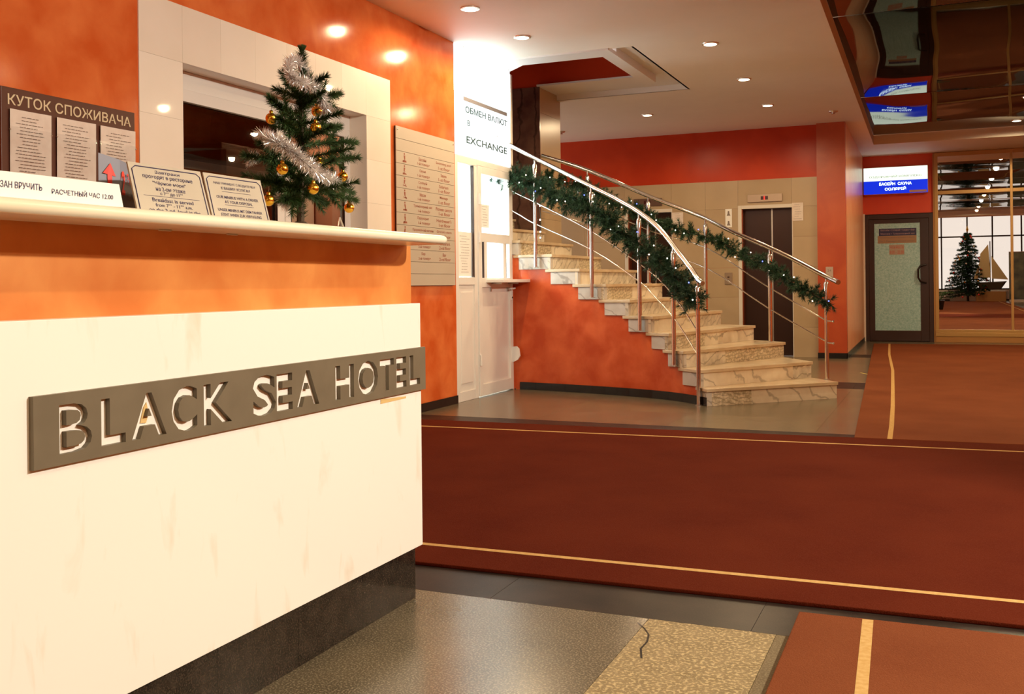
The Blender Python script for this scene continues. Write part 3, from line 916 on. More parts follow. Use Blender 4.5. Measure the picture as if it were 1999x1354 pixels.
fairy(Lgar, 20, (-2.6, 8.85, .6), 'white and blue fairy lights wound through the nearer stair garland', .10)
fairy(Rgar, 24, (-2.0, 10.4, .9), 'white and blue fairy lights wound through the farther stair garland', .085)
dg_ = thing('fairy_lights', (-4.17, 10.9, 1.5), 'short strand of fairy lights hanging straight down by the tiled column', 'string lights')
MB().tube([(-3.72, 9.3, 1.86), (-3.70, 9.3, 1.7), (-3.71, 9.31, 1.5)], .0018, 5).build('wire', GARL, dg_)
for z in (1.84, 1.70, 1.58, 1.52): MB().sphere((-3.71, 9.3, z), .009, 8, 6).build('bulb', BULBW, dg_, smooth=True)

# ---------------------------------------------------------------- lift wall
LY = 14.35
lw = MB()


def lq(x0, x1, z0, z1): lw.quad((x0, LY, z0), (x1, LY, z0), (x1, LY, z1), (x0, LY, z1))


E1 = (-2.633, -1.94); E2 = (-4.31, -3.65)
lq(-7, E2[0], 0, CZ); lq(E2[0], E2[1], 2.09, CZ); lq(E2[1], E1[0], 0, CZ); lq(E1[0], E1[1], 2.09, CZ); lq(E1[1], -1.22, 0, CZ)
wb = struct('wall_lifts', lw, RED); BASE[wb] = Vector((0, 0, 0))


def ltile(x0, x1, z0, z1):
    MB().box(x0 + .001, x1 - .001, LY - .02, LY - .0005, z0 + .001, z1 - .001).build('wall_tile', random.choice([LIFTT, LIFTT2]), wb)


xs = [-6.2, -5.6, -5.0, E2[0] - .05, E2[1] + .0, -3.15, E1[0] - .05, E1[1] + .0, -1.59]
zs = [0, .42, .84, 1.26, 1.68, 2.1, 2.5]
for i in range(len(xs) - 1):
    for j in range(len(zs) - 1):
        x0, x1 = xs[i], xs[i + 1]
        if (abs(x0 - (E2[0] - .05)) < .01 or abs(x0 - (E1[0] - .05)) < .01) and zs[j] < 2.05: continue
        ltile(x0, x1, zs[j], zs[j + 1])
# orange pilaster beside the lifts and the side wall, its lamp light painted in as salmon
struct('wall_pilaster', MB().box(-1.592, -1.22, LY - .10, LY + .02, 0, CZ), noise_mat('orange_pilaster_plaster', (.46, .065, .016), (.56, .10, .026), 2, 5, .33, dist=1.0))
struct('wall_side', MB().prism([(-1.222, LY - .10), (-1.222, LY + .02), (-1.30, YF), (-1.30, YF - .001)], 0, CZ).quad((-1.221, LY - .1, 0), (-1.29, YF, 0), (-1.29, YF, CZ), (-1.221, LY - .1, CZ)), SALMON_LIT)
struct('baseboard_pilaster', MB().box(-1.60, -1.21, LY - .115, LY - .09, 0, .075).prism([(-1.221, LY - .115), (-1.21, LY - .115), (-1.278, YF - .05), (-1.292, YF - .05)], 0, .075), SKIRT)


def lift(x0, x1, label):
    o = thing('lift', ((x0 + x1) / 2, LY, 0), label, 'lift')
    D = .14
    MB().box(x0 - .05, x0, LY - .03, LY + D, 0, 2.14).box(x1, x1 + .012, LY - .022, LY + D, 0, 2.14).box(x0 - .05, x1 + .012, LY - .026, LY + D, 2.09, 2.14).build('door_surround', PVCB, o, bevel=.003)
    MB().box(x0, x0 + .012, LY - .01, LY + D, 0, 2.09).build('jamb', LIFTJ, o)
    mid = (x0 + x1) / 2 + .06
    MB().box(x0 + .012, mid - .004, LY + D - .02, LY + D, .01, 2.09).build('door_panel', LIFTD, o, bevel=.003)
    MB().box(mid + .004, x1, LY + D - .035, LY + D - .015, .01, 2.09).build('door_panel', LIFTD, o, bevel=.003)
    MB().box(mid - .012, mid + .006, LY + D - .045, LY + D - .03, .01, 2.09).build('edge_strip', STEEL, o)
    MB().box(x0, x1, LY - .02, LY + D, -.002, .008).build('sill', STEEL, o)
    return o


lift(E1[0], E1[1], 'right-hand lift with dark brown double doors nearest the orange pilaster')
lift(E2[0], E2[1], 'left-hand lift with dark doors half hidden behind the stair railing')


def display(x0, x1, z0, z1, label, m, lit=True):
    o = thing('floor_indicator', ((x0 + x1) / 2, LY - .03, z0), label, 'display')
    MB().box(x0, x1, LY - .045, LY - .02, z0, z1).build('housing', m, o, bevel=.004)
    mx = (x0 + x1) / 2
    MB().box(mx - .055, mx + .045, LY - .0465, LY - .044, z0 + .03, z1 - .03).build('screen', mat('dark_red_screen', (.05, .004, .004), .3), o)
    if lit:
        d = MB(); text_into(d, '1', (mx - .005, LY - .048, (z0 + z1) / 2), (1, 0, 0), (0, 0, 1), .02, .055); d.build('digit', emit_mat('red_digit', (1, .05, .03), 1.2, False), o)


display(-2.543, -2.067, 2.18, 2.29, 'brushed metal floor indicator with red digit above the right-hand lift', mat('pinkish_steel', (.46, .34, .25), .4, .5))
display(-4.216, -3.786, 2.19, 2.30, 'dark floor indicator box above the left-hand lift', mat('dark_housing', (.12, .06, .04), .4), False)
cp = thing('call_button_plate', (-2.82, LY - .02, 1.02), 'grey metal call button plate on tiles left of the right-hand lift', 'button plate')
MB().box(-2.881, -2.773, LY - .032, LY - .02, 1.023, 1.193).build('plate', mat('bronze_plate', (.36, .26, .18), .4, .5), cp, bevel=.003)
for z in (1.085, 1.13): MB().lathe((-2.827, LY - .038, z), [(.014, -.006), (.014, .006)], 12).build('button', DARKW, cp)
bp_ = thing('warning_plate', (-2.81, LY - .02, 1.86), 'small white sign with bell symbols left of the right-hand lift', 'sign')
MB().box(-2.863, -2.77, LY - .026, LY - .02, 1.84, 2.10).build('plate', PAPERW, bp_)
for zc in (2.04, 1.90):
    MB().add([(-2.845, LY - .027, zc - .035), (-2.79, LY - .027, zc - .035), (-2.803, LY - .027, zc - .01), (-2.808, LY - .027, zc + .03), (-2.827, LY - .027, zc + .03), (-2.832, LY - .027, zc - .01)], [(0, 1, 2, 3, 4, 5)]).build('bell_symbol', INK, bp_)
sheet('paper_notice', LY - .022, -1.936, -1.786, 1.90, 2.15, 'printed notice on tiles between the right-hand lift and the orange pilaster', axis='y', rows=7, m=PAPER, seed=5)
sheet('paper_notice', LY - .022, -3.642, -3.475, 1.88, 2.08, 'printed notice on tiles just right of the left-hand lift', axis='y', rows=6, m=PAPER, seed=6)
sp_ = thing('wall_plate', (-1.44, LY - .1, 1.11), 'small pale grey plate on the orange pilaster above the railing end', 'plate')
MB().box(-1.486, -1.39, LY - .112, LY - .10, 1.08, 1.25).build('plate', mat('pale_plate', (.50, .38, .30), .4), sp_, bevel=.003)
k_ = MB(); text_into(k_, '24', (-1.438, LY - .1135, 1.20), (1, 0, 0), (0, 0, 1), .05, .03); k_.build('lettering', INK, sp_)

# ---------------------------------------------------------------- far wall
fw = MB()
fw.quad((-1.7, 18.75, 0), (5.5, 18.75, 0), (5.5, 18.75, 3.4), (-1.7, 18.75, 3.4))


def fq(x0, x1, z0, z1): fw.quad((x0, YF, z0), (x1, YF, z0), (x1, YF, z1), (x0, YF, z1))


DX0, DX1 = -1.262, -.165
fq(-1.6, DX0, 0, CZ); fq(DX0, DX1, 2.21, CZ); fq(DX1, -.12, 0, CZ); fq(-.12, 5.5, 3.21, CZ); fq(3.4, 5.5, 0, CZ)
struct('wall_far', fw, noise_mat('far_red_plaster', (.72, .085, .04), (.80, .12, .055), 2.2, 5, .34, .3, .7, dist=.3, spec=.3))
struct('trim_2', MB().box(-1.30, -1.262, YF - .03, YF + .01, 0, 2.22), PVCB)
# door_1
dr = struct('door_1', MB().box(DX0, DX0 + .06, YF - .03, YF + .02, 0, 2.2).box(DX1 - .07, DX1, YF - .03, YF + .02, 0, 2.2).box(DX0 + .06, DX1 - .07, YF - .03, YF + .02, 2.12, 2.2), DARKW, bevel=.004)
BASE[dr] = Vector((0, 0, 0))
gx0, gx1, gz0, gz1 = -1.11, -.372, .19, 2.045
MB().box(DX0 + .062, gx0, YF - .02, YF + .02, .01, 2.115).box(gx1, DX1 - .072, YF - .02, YF + .02, .01, 2.115).box(gx0, gx1, YF - .02, YF + .02, .01, gz0).box(gx0, gx1, YF - .02, YF + .02, gz1, 2.115) \
    .build('door_leaf', DARKW, dr, bevel=.003)
MB().box(gx0, gx1, YF - .008, YF + .006, gz0, gz1).build('glass_pane', FROST, dr)
MB().tube([(gx1 + .09, YF - .03, 1.32), (gx1 - .0, YF - .075, 1.30), (gx1 - .035, YF - .08, 1.24), (gx1 - .035, YF - .08, 1.10), (gx1 + .0, YF - .075, 1.03), (gx1 + .09, YF - .03, 1.01)], .016, 8).build('door_handle', SKIRT, dr, smooth=True)


def strip(x0, x1, z0, z1, m, im, lines, label, cat='sticker'):
    o = thing('door_sticker', ((x0 + x1) / 2, YF - .01, z0), label, cat)
    MB().box(x0, x1, YF - .0115, YF - .009, z0, z1).build('panel', m, o)
    tm = MB(); n = len(lines)
    for i, s in enumerate(lines):
        text_into(tm, s, ((x0 + x1) / 2, YF - .013, z1 - (z1 - z0) * (i + .5) / n), (1, 0, 0), (0, 0, 1), (x1 - x0) * .9, (z1 - z0) / n * .6)
    tm.build('lettering', im, o)


strip(-1.035, -.43, 1.83, 1.955, mat('navy_sticker', (.03, .03, .09), .4), mat('pale_lettering', (.45, .32, .35), .5), ['Бассейн • Солярий • Сауна • Бар', 'Массаж • Тренажерный зал'], 'navy strip of white words at the top of the frosted door glass')
strip(-1.055, -.43, 1.70, 1.828, mat('tan_sticker', (.36, .22, .12), .4), INK, ['Swimming pool • Solarium • Sauna', 'Bar • Massage • Fitness center'], 'tan strip of dark words just under the navy strip on the door')
strip(-.87, -.625, 1.50, 1.675, mat('cream_sticker', (.42, .34, .26), .5), mat('red_sticker_ink', (.5, .10, .07), .5), ['ЧАСЫ РАБОТЫ', '8.00 - 22.00'], 'small cream sheet with red writing in the middle of the door glass', 'notice')

# lightbox over the door
ls = thing('blue_lightbox', (-.755, YF, 2.54), 'glowing white and blue lightbox sign above the dark frosted door', 'illuminated sign')
MB().box(-1.275, -.235, YF - .12, YF, 2.545, 3.01).build('casing', WHITE, ls, bevel=.02)
MB().box(-1.268, -.242, YF - .126, YF - .119, 2.775, 3.005).build('white_panel', WHTE, ls)
MB().box(-1.268, -.242, YF - .126, YF - .119, 2.55, 2.775).build('blue_panel', BLUEE, ls)
g_ = MB()
text_into(g_, 'ОЗДОРОВЧИЙ КОМПЛЕКС', (-.755, YF - .128, 2.845), (1, 0, 0), (0, 0, 1), .84, .045); g_.build('lettering', mat('green_letters', (.15, .2, .1), .5), ls)
MB().quad((DX0, YF + .06, 0), (DX1, YF + .06, 0), (DX1, YF + .06, 2.3), (DX0, YF + .06, 2.3)).build('leak_backing', DARKW, dr)  # added unseen backing, blocks background light leaking round the door leaf
g_ = MB(); text_into(g_, 'БАСЕЙН  САУНА', (-.755, YF - .128, 2.725), (1, 0, 0), (0, 0, 1), .52, .065, offset=.02)
text_into(g_, 'СОЛЯРІЙ', (-.755, YF - .128, 2.635), (1, 0, 0), (0, 0, 1), .34, .06, offset=.02)
g_.build('glowing_lettering', GLOWE, ls)
MB().box(-.53, -.26, YF - .128, YF - .1255, 2.558, 2.598).build('small_plate', mat('pink_plate', (.6, .4, .35), .5), ls)

# mirror sliding doors in gold frame
mw = thing('mirror_wardrobe', (1.5, YF, 0), 'gold-framed sliding mirror doors covering the far wall right of the frosted door', 'mirror')
fr_ = MB()
MX = [-.105, 1.035, 2.2, 3.4]
for i, x in enumerate(MX):
    wdt = .02 if i else .035
    fr_.box(x - wdt, x + .02, YF - .06, YF, .17, 3.21)
fr_.box(-.14, 3.42, YF - .055, YF, 2.505, 2.565).box(-.14, 3.42, YF - .055, YF, 3.15, 3.215).box(-.14, 3.42, YF - .075, YF, .165, .215)
fr_.build('frame', GOLDF, mw, bevel=.004)
MB().box(-.14, 3.42, YF - .07, YF, 0, .10).build('plinth', GOLDW, mw, bevel=.004)
MB().box(-.14, 3.42, YF - .085, YF, .10, .165).build('track', GOLDF, mw, bevel=.004)
MB().box(-.165, -.14, YF - .05, YF, 0, 3.21).build('side_post', GOLDW, mw)
for i in range(3):
    a, b2 = MX[i] + .02, MX[i + 1] - .02
    MB().box(a, b2, YF - .03, YF - .02, 2.565, 3.15).build('mirror_pane', MIRROR, mw)
    MB().box(a, b2, YF - .035, YF - .025, .215, 2.505).build('mirror_pane', MIRROR, mw)

# right wall and rear hall
struct('wall_right', MB().quad((5.5, -18.6, 0), (5.5, 18.6, 0), (5.5, 18.6, 4.6), (5.5, -18.6, 4.6)), ORANGE)
rw = MB()
RY = -18.5
rw.box(-4, 5.5, RY - .2, RY, 0, .55).box(-4, -2.5, RY - .2, RY, .55, 4.6).box(4.9, 5.5, RY - .2, RY, .55, 4.6).box(-2.5, 4.9, RY - .2, RY, 4.35, 4.6)
struct('wall_rear', rw, CEIL)
wr = MB()
for x in (-2.5, -1.3, -.15, 1.05, 2.2, 3.5, 4.85): wr.box(x, x + .07, RY - .1, RY, .55, 4.35)
for z in (.55, 3.2, 4.28): wr.box(-2.5, 4.9, RY - .1, RY, z, z + .07)
w2 = struct('window_2', wr, DARKW); BASE[w2] = Vector((0, 0, 0))
xx = (-2.5, -1.3, -.15, 1.05, 2.2, 3.5, 4.85)
for i in range(6):
    for z0, z1 in ((.62, 3.2), (3.27, 4.28)):
        MB().box(xx[i] + .07, xx[i + 1], RY - .06, RY - .055, z0, z1).build('glass_pane', GLASS, w2)

# ---------------------------------------------------------------- carpets


def carpet(name, poly, label, m, stripes):
    cx = sum(p[0] for p in poly) / len(poly); cy = sum(p[1] for p in poly) / len(poly)
    o = thing(name, (cx, cy, 0), label, 'carpet')
    MB().prism(poly, .0, .014).build('pile', m, o, bevel=.004)
    for s in stripes:
        mb = MB(); n = len(s)
        vs = []
        for i, (x, y_) in enumerate(s):
            a = Vector(s[max(0, i - 1)]); b_ = Vector(s[min(n - 1, i + 1)])
            t_ = (b_ - a).normalized(); nn = Vector((-t_.y, t_.x)) * .016
            vs += [(x - nn.x, y_ - nn.y, .0146), (x + nn.x, y_ + nn.y, .0146)]
        mb.add(vs, [(2 * i, 2 * i + 2, 2 * i + 3, 2 * i + 1) for i in range(n - 1)])
        mb.build('gold_stripe', GOLDST, o)
    return o


carpet('carpet_runner', [(-3.85, 3.255), (5.0, 3.47), (5.0, 7.2), (-3.85, 6.85)], 'wide dark red carpet runner crossing the hall in front of the stairs', CARPET,
       [[(-3.85, 3.495), (-1.95, 3.54), (.224, 3.594), (5.0, 3.71)], [(-3.85, 6.50), (-3.565, 6.515), (.428, 6.728), (5.0, 6.93)]])
carpet('carpet_runner', [(-.56, 6.99), (2.7, 7.12), (2.55, 17.75), (-1.084, 17.6)], 'dark red carpet runner with grazing sheen painted in rust brown, leading to the mirror doors at the far wall', CARPET_SHEEN,
       [[(-.338, 6.985), (-.355, 7.6), (-.40, 8.8), (-.47, 10.4), (-.56, 12.4), (-.72, 15.0), (-.84, 17.58)], [(2.48, 7.11), (2.3, 17.7)]])
carpet('carpet_runner', [(-.43, 3.24), (2.6, 3.31), (2.6, -16.8), (-.30, -16.8)], 'dark red carpet runner with grazing sheen painted in rust brown, starting in the foreground at the bottom right', CARPET_SHEEN,
       [[(-.225, 3.235), (-.20, 2.6), (-.08, -16.8)], [(2.38, 3.3), (2.38, -16.8)]])

# ---------------------------------------------------------------- reception desk
DY = 2.965
dk = thing('reception_desk', (-1.9, 1.0, 0), 'reception desk with white marble front, orange plaster band and black granite plinth', 'reception desk')
MB().box(-2.25, -1.665, -1.0, DY - .01, .0, .18).box(-2.25, -1.69, -1.0, DY + .04, .18, 1.187).build('body', ORANGE2, dk)
MB().box(-1.69, -1.675, -1.0, DY + .035, .985, 1.187).build('plaster_band', ORANGE2, dk)
MB().box(-1.69, -1.621, -1.0, DY, .18, .992).build('marble_panel', DESKMAR, dk, bevel=.0015)
y = DY
while y > -1:
    MB().box(-1.665, -1.65, y - .333, y - .001, 0, .18).build('plinth_tile', BLACKG, dk); y -= .3335
MB().box(-2.25, -1.66, DY - .01, DY, 0, .18).build('plinth_tile', BLACKG, dk)

# countertop with rounded nose and rounded end
ct = MB(); R_ = .014; zc = 1.201
prof = []
for i in range(9):
    an = -PI / 2 + PI * i / 8
    prof.append((math.cos(an) * R_, math.sin(an) * R_))
outl = [(-1.514, -1.0), (-1.514, DY - .045)] + [(-1.554 + .04 * math.cos(an), DY - .045 + .04 * math.sin(an)) for an in (PI * .12, PI * .25, PI * .38, PI * .5)] + [(-2.30, DY - .005)]
vs = []
for i, (x, y_) in enumerate(outl):
    if i == 0: nn = Vector((1, 0))
    elif i == len(outl) - 1: nn = Vector((0, 1))
    elif i == 1: nn = Vector((1, 0))
    else: nn = Vector((x + 1.554, y_ - DY + .045)).normalized() if i < len(outl) - 1 else Vector((0, 1))
    for px_, pz_ in prof: vs.append((x + nn.x * px_, y_ + nn.y * px_, zc + pz_))
m_ = len(prof)
fs = [(i * m_ + j, (i + 1) * m_ + j, (i + 1) * m_ + j + 1, i * m_ + j + 1) for i in range(len(outl) - 1) for j in range(m_ - 1)]
ct.add(vs, fs)
top = [vs[i * m_ + m_ - 1] for i in range(len(outl))] + [(-2.30, -1.0, zc + R_)]
bot = [vs[i * m_] for i in range(len(outl))] + [(-2.30, -1.0, zc - R_)]
ct.add(top, [tuple(range(len(top)))]); ct.add(bot, [tuple(range(len(bot)))[::-1]])
ct.quad((-2.30, -1, zc - R_), (-2.30, DY, zc - R_), (-2.30, DY, zc + R_), (-2.30, -1, zc + R_))
one('countertop', ct, COUNTER, 'cream stone countertop with rounded nose overhanging the reception desk', 'countertop', smooth=True)

# cut-out name sign
XS = -1.6205
sg = thing('cutout_sign', (XS, 2.15, .70), 'grey metal name plate with cut-out letters on the marble desk front', 'sign')
pl = MB().box(XS, XS + .012, 1.395, 2.975, .703, .845).build('plate', GREYPL, sg)
bevs = MB()
ys = [1.454, 1.536, 1.561, 1.628, 1.646, 1.75, 1.767, 1.851, 1.874, 1.975, 2.057, 2.151, 2.155, 2.224, 2.244, 2.348, 2.43, 2.528, 2.551, 2.665, 2.677, 2.762, 2.778, 2.842, 2.865, 2.934]
for i, ch in enumerate('BLACKSEAHOTEL'):
    a, b_ = ys[2 * i] + .002, ys[2 * i + 1] + .002
    hh = .104 if ch in 'CSO' else .098
    for off in (.034, .030, .026, .02, .01, 0):
        sub = MB()
        text_into(sub, ch, (XS + .03, (a + b_) / 2, .773), (0, 1, 0), (0, 0, 1), b_ - a, hh, offset=off)
        n = len(sub.v); edges = {}
        for f in sub.f:
            for q in range(len(f)):
                e = (f[q], f[(q + 1) % len(f)]); edges.setdefault(tuple(sorted(e)), []).append(e)
        back = [(v[0] - .05, v[1], v[2]) for v in sub.v]
        cut = MB()
        cut.add(list(sub.v) + back, list(sub.f) + [tuple(q + n for q in f[::-1]) for f in sub.f] + [(e[0][1], e[0][0], e[0][0] + n, e[0][1] + n) for e in edges.values() if len(e) == 1])
        co = cut.build('cutter', GREYPL)
        bpy.context.view_layer.update()
        md = pl.modifiers.new('cut', 'BOOLEAN'); md.object = co; md.operation = 'DIFFERENCE'; md.solver = 'EXACT'
        bpy.context.view_layer.update()
        dg = bpy.context.evaluated_depsgraph_get()
        newme = bpy.data.meshes.new_from_object(pl.evaluated_get(dg))
        pl.modifiers.clear()
        bpy.data.objects.remove(co)
        if len(newme.vertices) > len(pl.data.vertices) + 6:
            # accept only when the front face really lost the letter's area
            ar0 = sum(p.area for p in pl.data.polygons if p.normal.x > .9); ar1 = sum(p.area for p in newme.polygons if p.normal.x > .9)
            if .0005 < ar0 - ar1 < .008:
                pl.data = newme; break
        bpy.data.meshes.remove(newme)
    else: print('LETTER FAILED', ch)
MB().box(XS, XS + .010, 1.474, 1.508, .733, .756).build('wooden_plug', BROWNW, sg, bevel=.004, label='brown wooden chip left in the letter B')
MB().yzprism([(1.683, .757), (1.694, .79), (1.702, .80), (1.708, .775), (1.700, .755)], XS + .0, XS + .002).build('glue_spot', GLUE, sg, label='yellow dried glue spot behind the first letter A')
MB().yzprism([(2.70, .683), (2.86, .684), (2.86, .690), (2.70, .697)], XS + .0003, XS + .0008).build('glue_stain', GLUE, sg)

# ---------------------------------------------------------------- things on the counter
CT = 1.215
tn = thing('tent_card', (-1.56, 1.2, CT), 'long folded white card with blue Russian checkout text on the counter', 'sign')
MB().yzprism([(.70, CT), (1.572, CT), (1.560, CT + .050), (.70, CT + .050)], -1.553, -1.550).build('front_leaf', PAPERW, tn)
MB().add([(-1.553, .70, CT + .05), (-1.553, 1.560, CT + .05), (-1.60, 1.565, CT), (-1.60, .70, CT)], [(0, 1, 2, 3)]).build('back_leaf', PAPERW, tn)
tm = MB(); text_into(tm, 'РАСЧЕТНЫЙ ЧАС 12.00', (-1.5492, 1.467, CT + .0235), (0, 1, 0), (0, 0, 1), .152, .0125, offset=.004)
text_into(tm, 'ОБЯЗАН ВРУЧИТЬ', (-1.5492, 1.310, CT + .027), (0, 1, 0), (0, 0, 1), .118, .0125, offset=.004)
tm.build('lettering', INKB, tn)

rc = thing('arrow_card', (-1.76, 1.76, CT), 'folded blue-grey card with red arrow and floor lettering behind the tent card', 'sign')
MB().add([(-1.75, 1.70, CT), (-1.738, 1.752, CT), (-1.738, 1.752, 1.348), (-1.75, 1.70, 1.359)], [(0, 1, 2, 3)]).add([(-1.738, 1.752, CT), (-1.75, 1.815, CT), (-1.75, 1.815, 1.335), (-1.738, 1.752, 1.348)], [(0, 1, 2, 3)]).build('card', BLUEG, rc)
ar = MB().add([(-1.7440, 1.722, 1.25), (-1.742, 1.732, 1.25), (-1.741, 1.732, 1.31), (-1.740, 1.742, 1.308), (-1.7415, 1.727, 1.338), (-1.745, 1.708, 1.314), (-1.7435, 1.72, 1.312)], [tuple(range(7))])
rt = Vector((-.012, .063, 0)).normalized()
text_into(ar, '2', (-1.7375, 1.762, 1.295), rt, (0, 0, 1), .014, .055, offset=.03)
text_into(ar, 'ЭТАЖ', (-1.7400, 1.788, 1.305), rt, (0, 0, 1), .032, .026, offset=.02); ar.build('red_print', REDP, rc)
ar = MB(); text_into(ar, 'FLOOR', (-1.741, 1.79, 1.265), rt, (0, 0, 1), .034, .022, offset=.02); ar.build('dark_print', INK, rc)


def plate(name, p, x_b, x_t, lines, label, dy):
    """leaning plate; p = (yb0, yb1) bottom span; text lines (string, width fraction, height fraction, z fraction)"""
    yb0, yb1 = p
    zb, zt = CT, CT + .118
    P0 = Vector((x_b, yb0, zb)); P1 = Vector((x_b, yb1, zb)); P2 = Vector((x_t, yb1 + dy, zt)); P3 = Vector((x_t, yb0 + dy, zt))
    o = thing(name, (x_b, (yb0 + yb1) / 2, zb), label, 'sign')
    r = (P1 - P0); u_ = (P3 - P0); n_ = r.cross(u_).normalized()
    if n_.x < 0: n_ = -n_
    b4 = [q - n_ * .004 for q in (P0, P1, P2, P3)]
    MB().add([P0, P1, P2, P3] + b4, [(0, 1, 2, 3), (7, 6, 5, 4), (0, 4, 5, 1), (1, 5, 6, 2), (2, 6, 7, 3), (3, 7, 4, 0)]).build('plate', SILVERP, o)

    def at(u1, v1, e=.0008): return P0 + r * u1 + u_ * v1 + n_ * e
    bd = MB(); a, b_ = .035, .965; t_, c_ = .93, .05
    ol = [(a, 0.02), (a, t_ - c_ * 1.3), (a + c_, t_), (b_ - c_, t_), (b_, t_ - c_ * 1.3), (b_, .02)]
    bd.tube([at(*q) for q in ol], .0011, 5); bd.build('border_line', INKB, o)
    tx_ = MB(); rn = r.normalized(); un = u_.normalized()
    for s, w_, h_, v_ in lines:
        if s == '-':
            c0 = at(.5 - w_ / 2, v_); c1 = at(.5 + w_ / 2, v_); tx_.quad(c0, c1, c1 + un * .0008, c0 + un * .0008)
        else: text_into(tx_, s, at(.5, v_), rn, un, r.length * w_, u_.length * h_, offset=.002)
    tx_.build('lettering', INKB, o)
    leg = MB().obox((P0 + r * .5 + u_ * .45 - n_ * .02) + Vector((-.02, 0, -.03)), Vector((0, 1, 0)), Vector((-.4, 0, 1)).normalized(), Vector((1, 0, .4)).normalized(), .02, .05, .002)
    leg.build('prop_leg', SILVERP, o)
    return o


plate('engraved_plate', (1.664, 1.900), -1.60, -1.655, [('Завтраки', .34, .075, .845), ('проходят в ресторане', .68, .08, .735), ('"Чёрное море"', .45, .085, .625), ('на 2-ом этаже', .40, .08, .515), ('с 7°° до 11°°', .31, .075, .42),
      ('-', .76, .1, .36), ('Breakfast is served', .56, .075, .29), ('from 7°° - 11°° a.m.', .50, .07, .19), ('on the 2-nd  level in the', .70, .07, .09)],
      'silver plate with blue border announcing breakfast times, left of the two leaning plates', .026)
plate('engraved_plate', (1.905, 2.128), -1.60, -1.655, [('НАШ МИНИБУС С ВОДИТЕЛЕМ', .72, .06, .80), ('К ВАШИМ УСЛУГАМ', .5, .06, .70), ('-', .5, .1, .62), ('OUR MINIBUS WITH A DRIVER', .72, .06, .50), ('AT YOUR DISPOSAL', .48, .06, .40), ('-', .5, .1, .33),
      ('UNSER MINIBUS MIT DEM FAHRER', .76, .06, .22), ('STEHT IHNEN ZUR VERFUGUNG', .7, .06, .12)],
      'silver plate with blue border offering a minibus, right one beside the little tree', .030)

# table-top tree
TX = -1.75
tree = thing('table_christmas_tree', (TX, 2.475, CT), 'small artificial Christmas tree standing on the reception counter', 'christmas tree')
TB = Vector((TX, 2.47, CT)); TT = Vector((TX, 2.487, 1.755))


def trunk(z):
    f = (z - CT) / (TT.z - CT); return TB.lerp(TT, f)


mb = MB().tube([TB, TT], [.012, .005], 8).build('trunk', TWIG, tree)
mb = MB().lathe((TX, 2.47, CT), [(.045, 0), (.045, .008), (.014, .03)], 14); mb.build('stand', TWIG, tree)
mb = MB(); sprig(mb, trunk(1.25), trunk(1.745), .030, .0013, 3000)
for i in range(700):
    z = random.uniform(1.30, 1.62)
    needle(mb, trunk(z) + rdir() * .02, rdir(), .034, .001)
g = mb.build('trunk_needles', NEEDLE, tree); g['kind'] = 'stuff'
tips = [(2.40, 1.665, .60), (2.335, 1.585, .52), (2.315, 1.52, .49), (2.225, 1.412, .40), (2.25, 1.445, .42), (2.29, 1.35, .34), (2.34, 1.30, .30), (2.53, 1.645, .6), (2.60, 1.64, .59), (2.70, 1.505, .47), (2.72, 1.46, .41),
        (2.785, 1.36, .37), (2.70, 1.325, .34), (2.74, 1.39, .36), (2.60, 1.31, .33), (2.65, 1.55, .50), (2.36, 1.40, .36), (2.42, 1.34, .33)]
for (ty_, tz, rz) in tips:
    tip = Vector((TX + random.uniform(-.05, .05), ty_, tz)); root = trunk(rz + 1.0)
    mid = root.lerp(tip, .5) + Vector((0, 0, .006))
    b_ = MB(); b_.tube([root, mid, tip], [.003, .0025, .001], 5)
    sprig(b_, root, mid, .029, .0013, 340); sprig(b_, mid, tip, .028, .0013, 460)
    d_ = (tip - mid).normalized(); sd = d_.cross(Vector((1, 0, 0))).normalized()
    for s_ in (-1, 1):
        q = mid + (d_ * .6 + sd * s_ * .5 + rdir() * .2).normalized() * .05
        sprig(b_, mid, q, .024, .0013, 110)
    b_.build('branch', NEEDLE, tree)
for i in range(14):
    z = 1.31 + i * .026; an = i * 2.4
    rad = .17 * (1 - (z - 1.28) / .52) + .04
    s_ = 1 if i % 2 else -1
    tip = trunk(z) + Vector((s_ * rad * .8, random.uniform(-.4, .4) * rad, .02)); root = trunk(z - .01)
    b_ = MB(); b_.tube([root, tip], [.003, .001], 5); sprig(b_, root, tip, .026, .0013, 340); b_.build('branch', NEEDLE, tree)


def tinsel(path, label, r=.028, n=1500):
    mb = MB(); P = crom(path, 8)
    mb.tube(P, .0012, 5)
    for i in range(n):
        f = random.random() * (len(P) - 1.01); k = int(f); p = P[k].lerp(P[k + 1], f - k)
        needle(mb, p, rdir(), r * random.uniform(.7, 1.1), .0016)
    o = mb.build('tinsel', TINSEL); BASE[o] = Vector((0, 0, 0))
    return tag(o, label, 'tinsel')


def TP(px_y, z, dx=0): return (TX + dx, px_y, z)


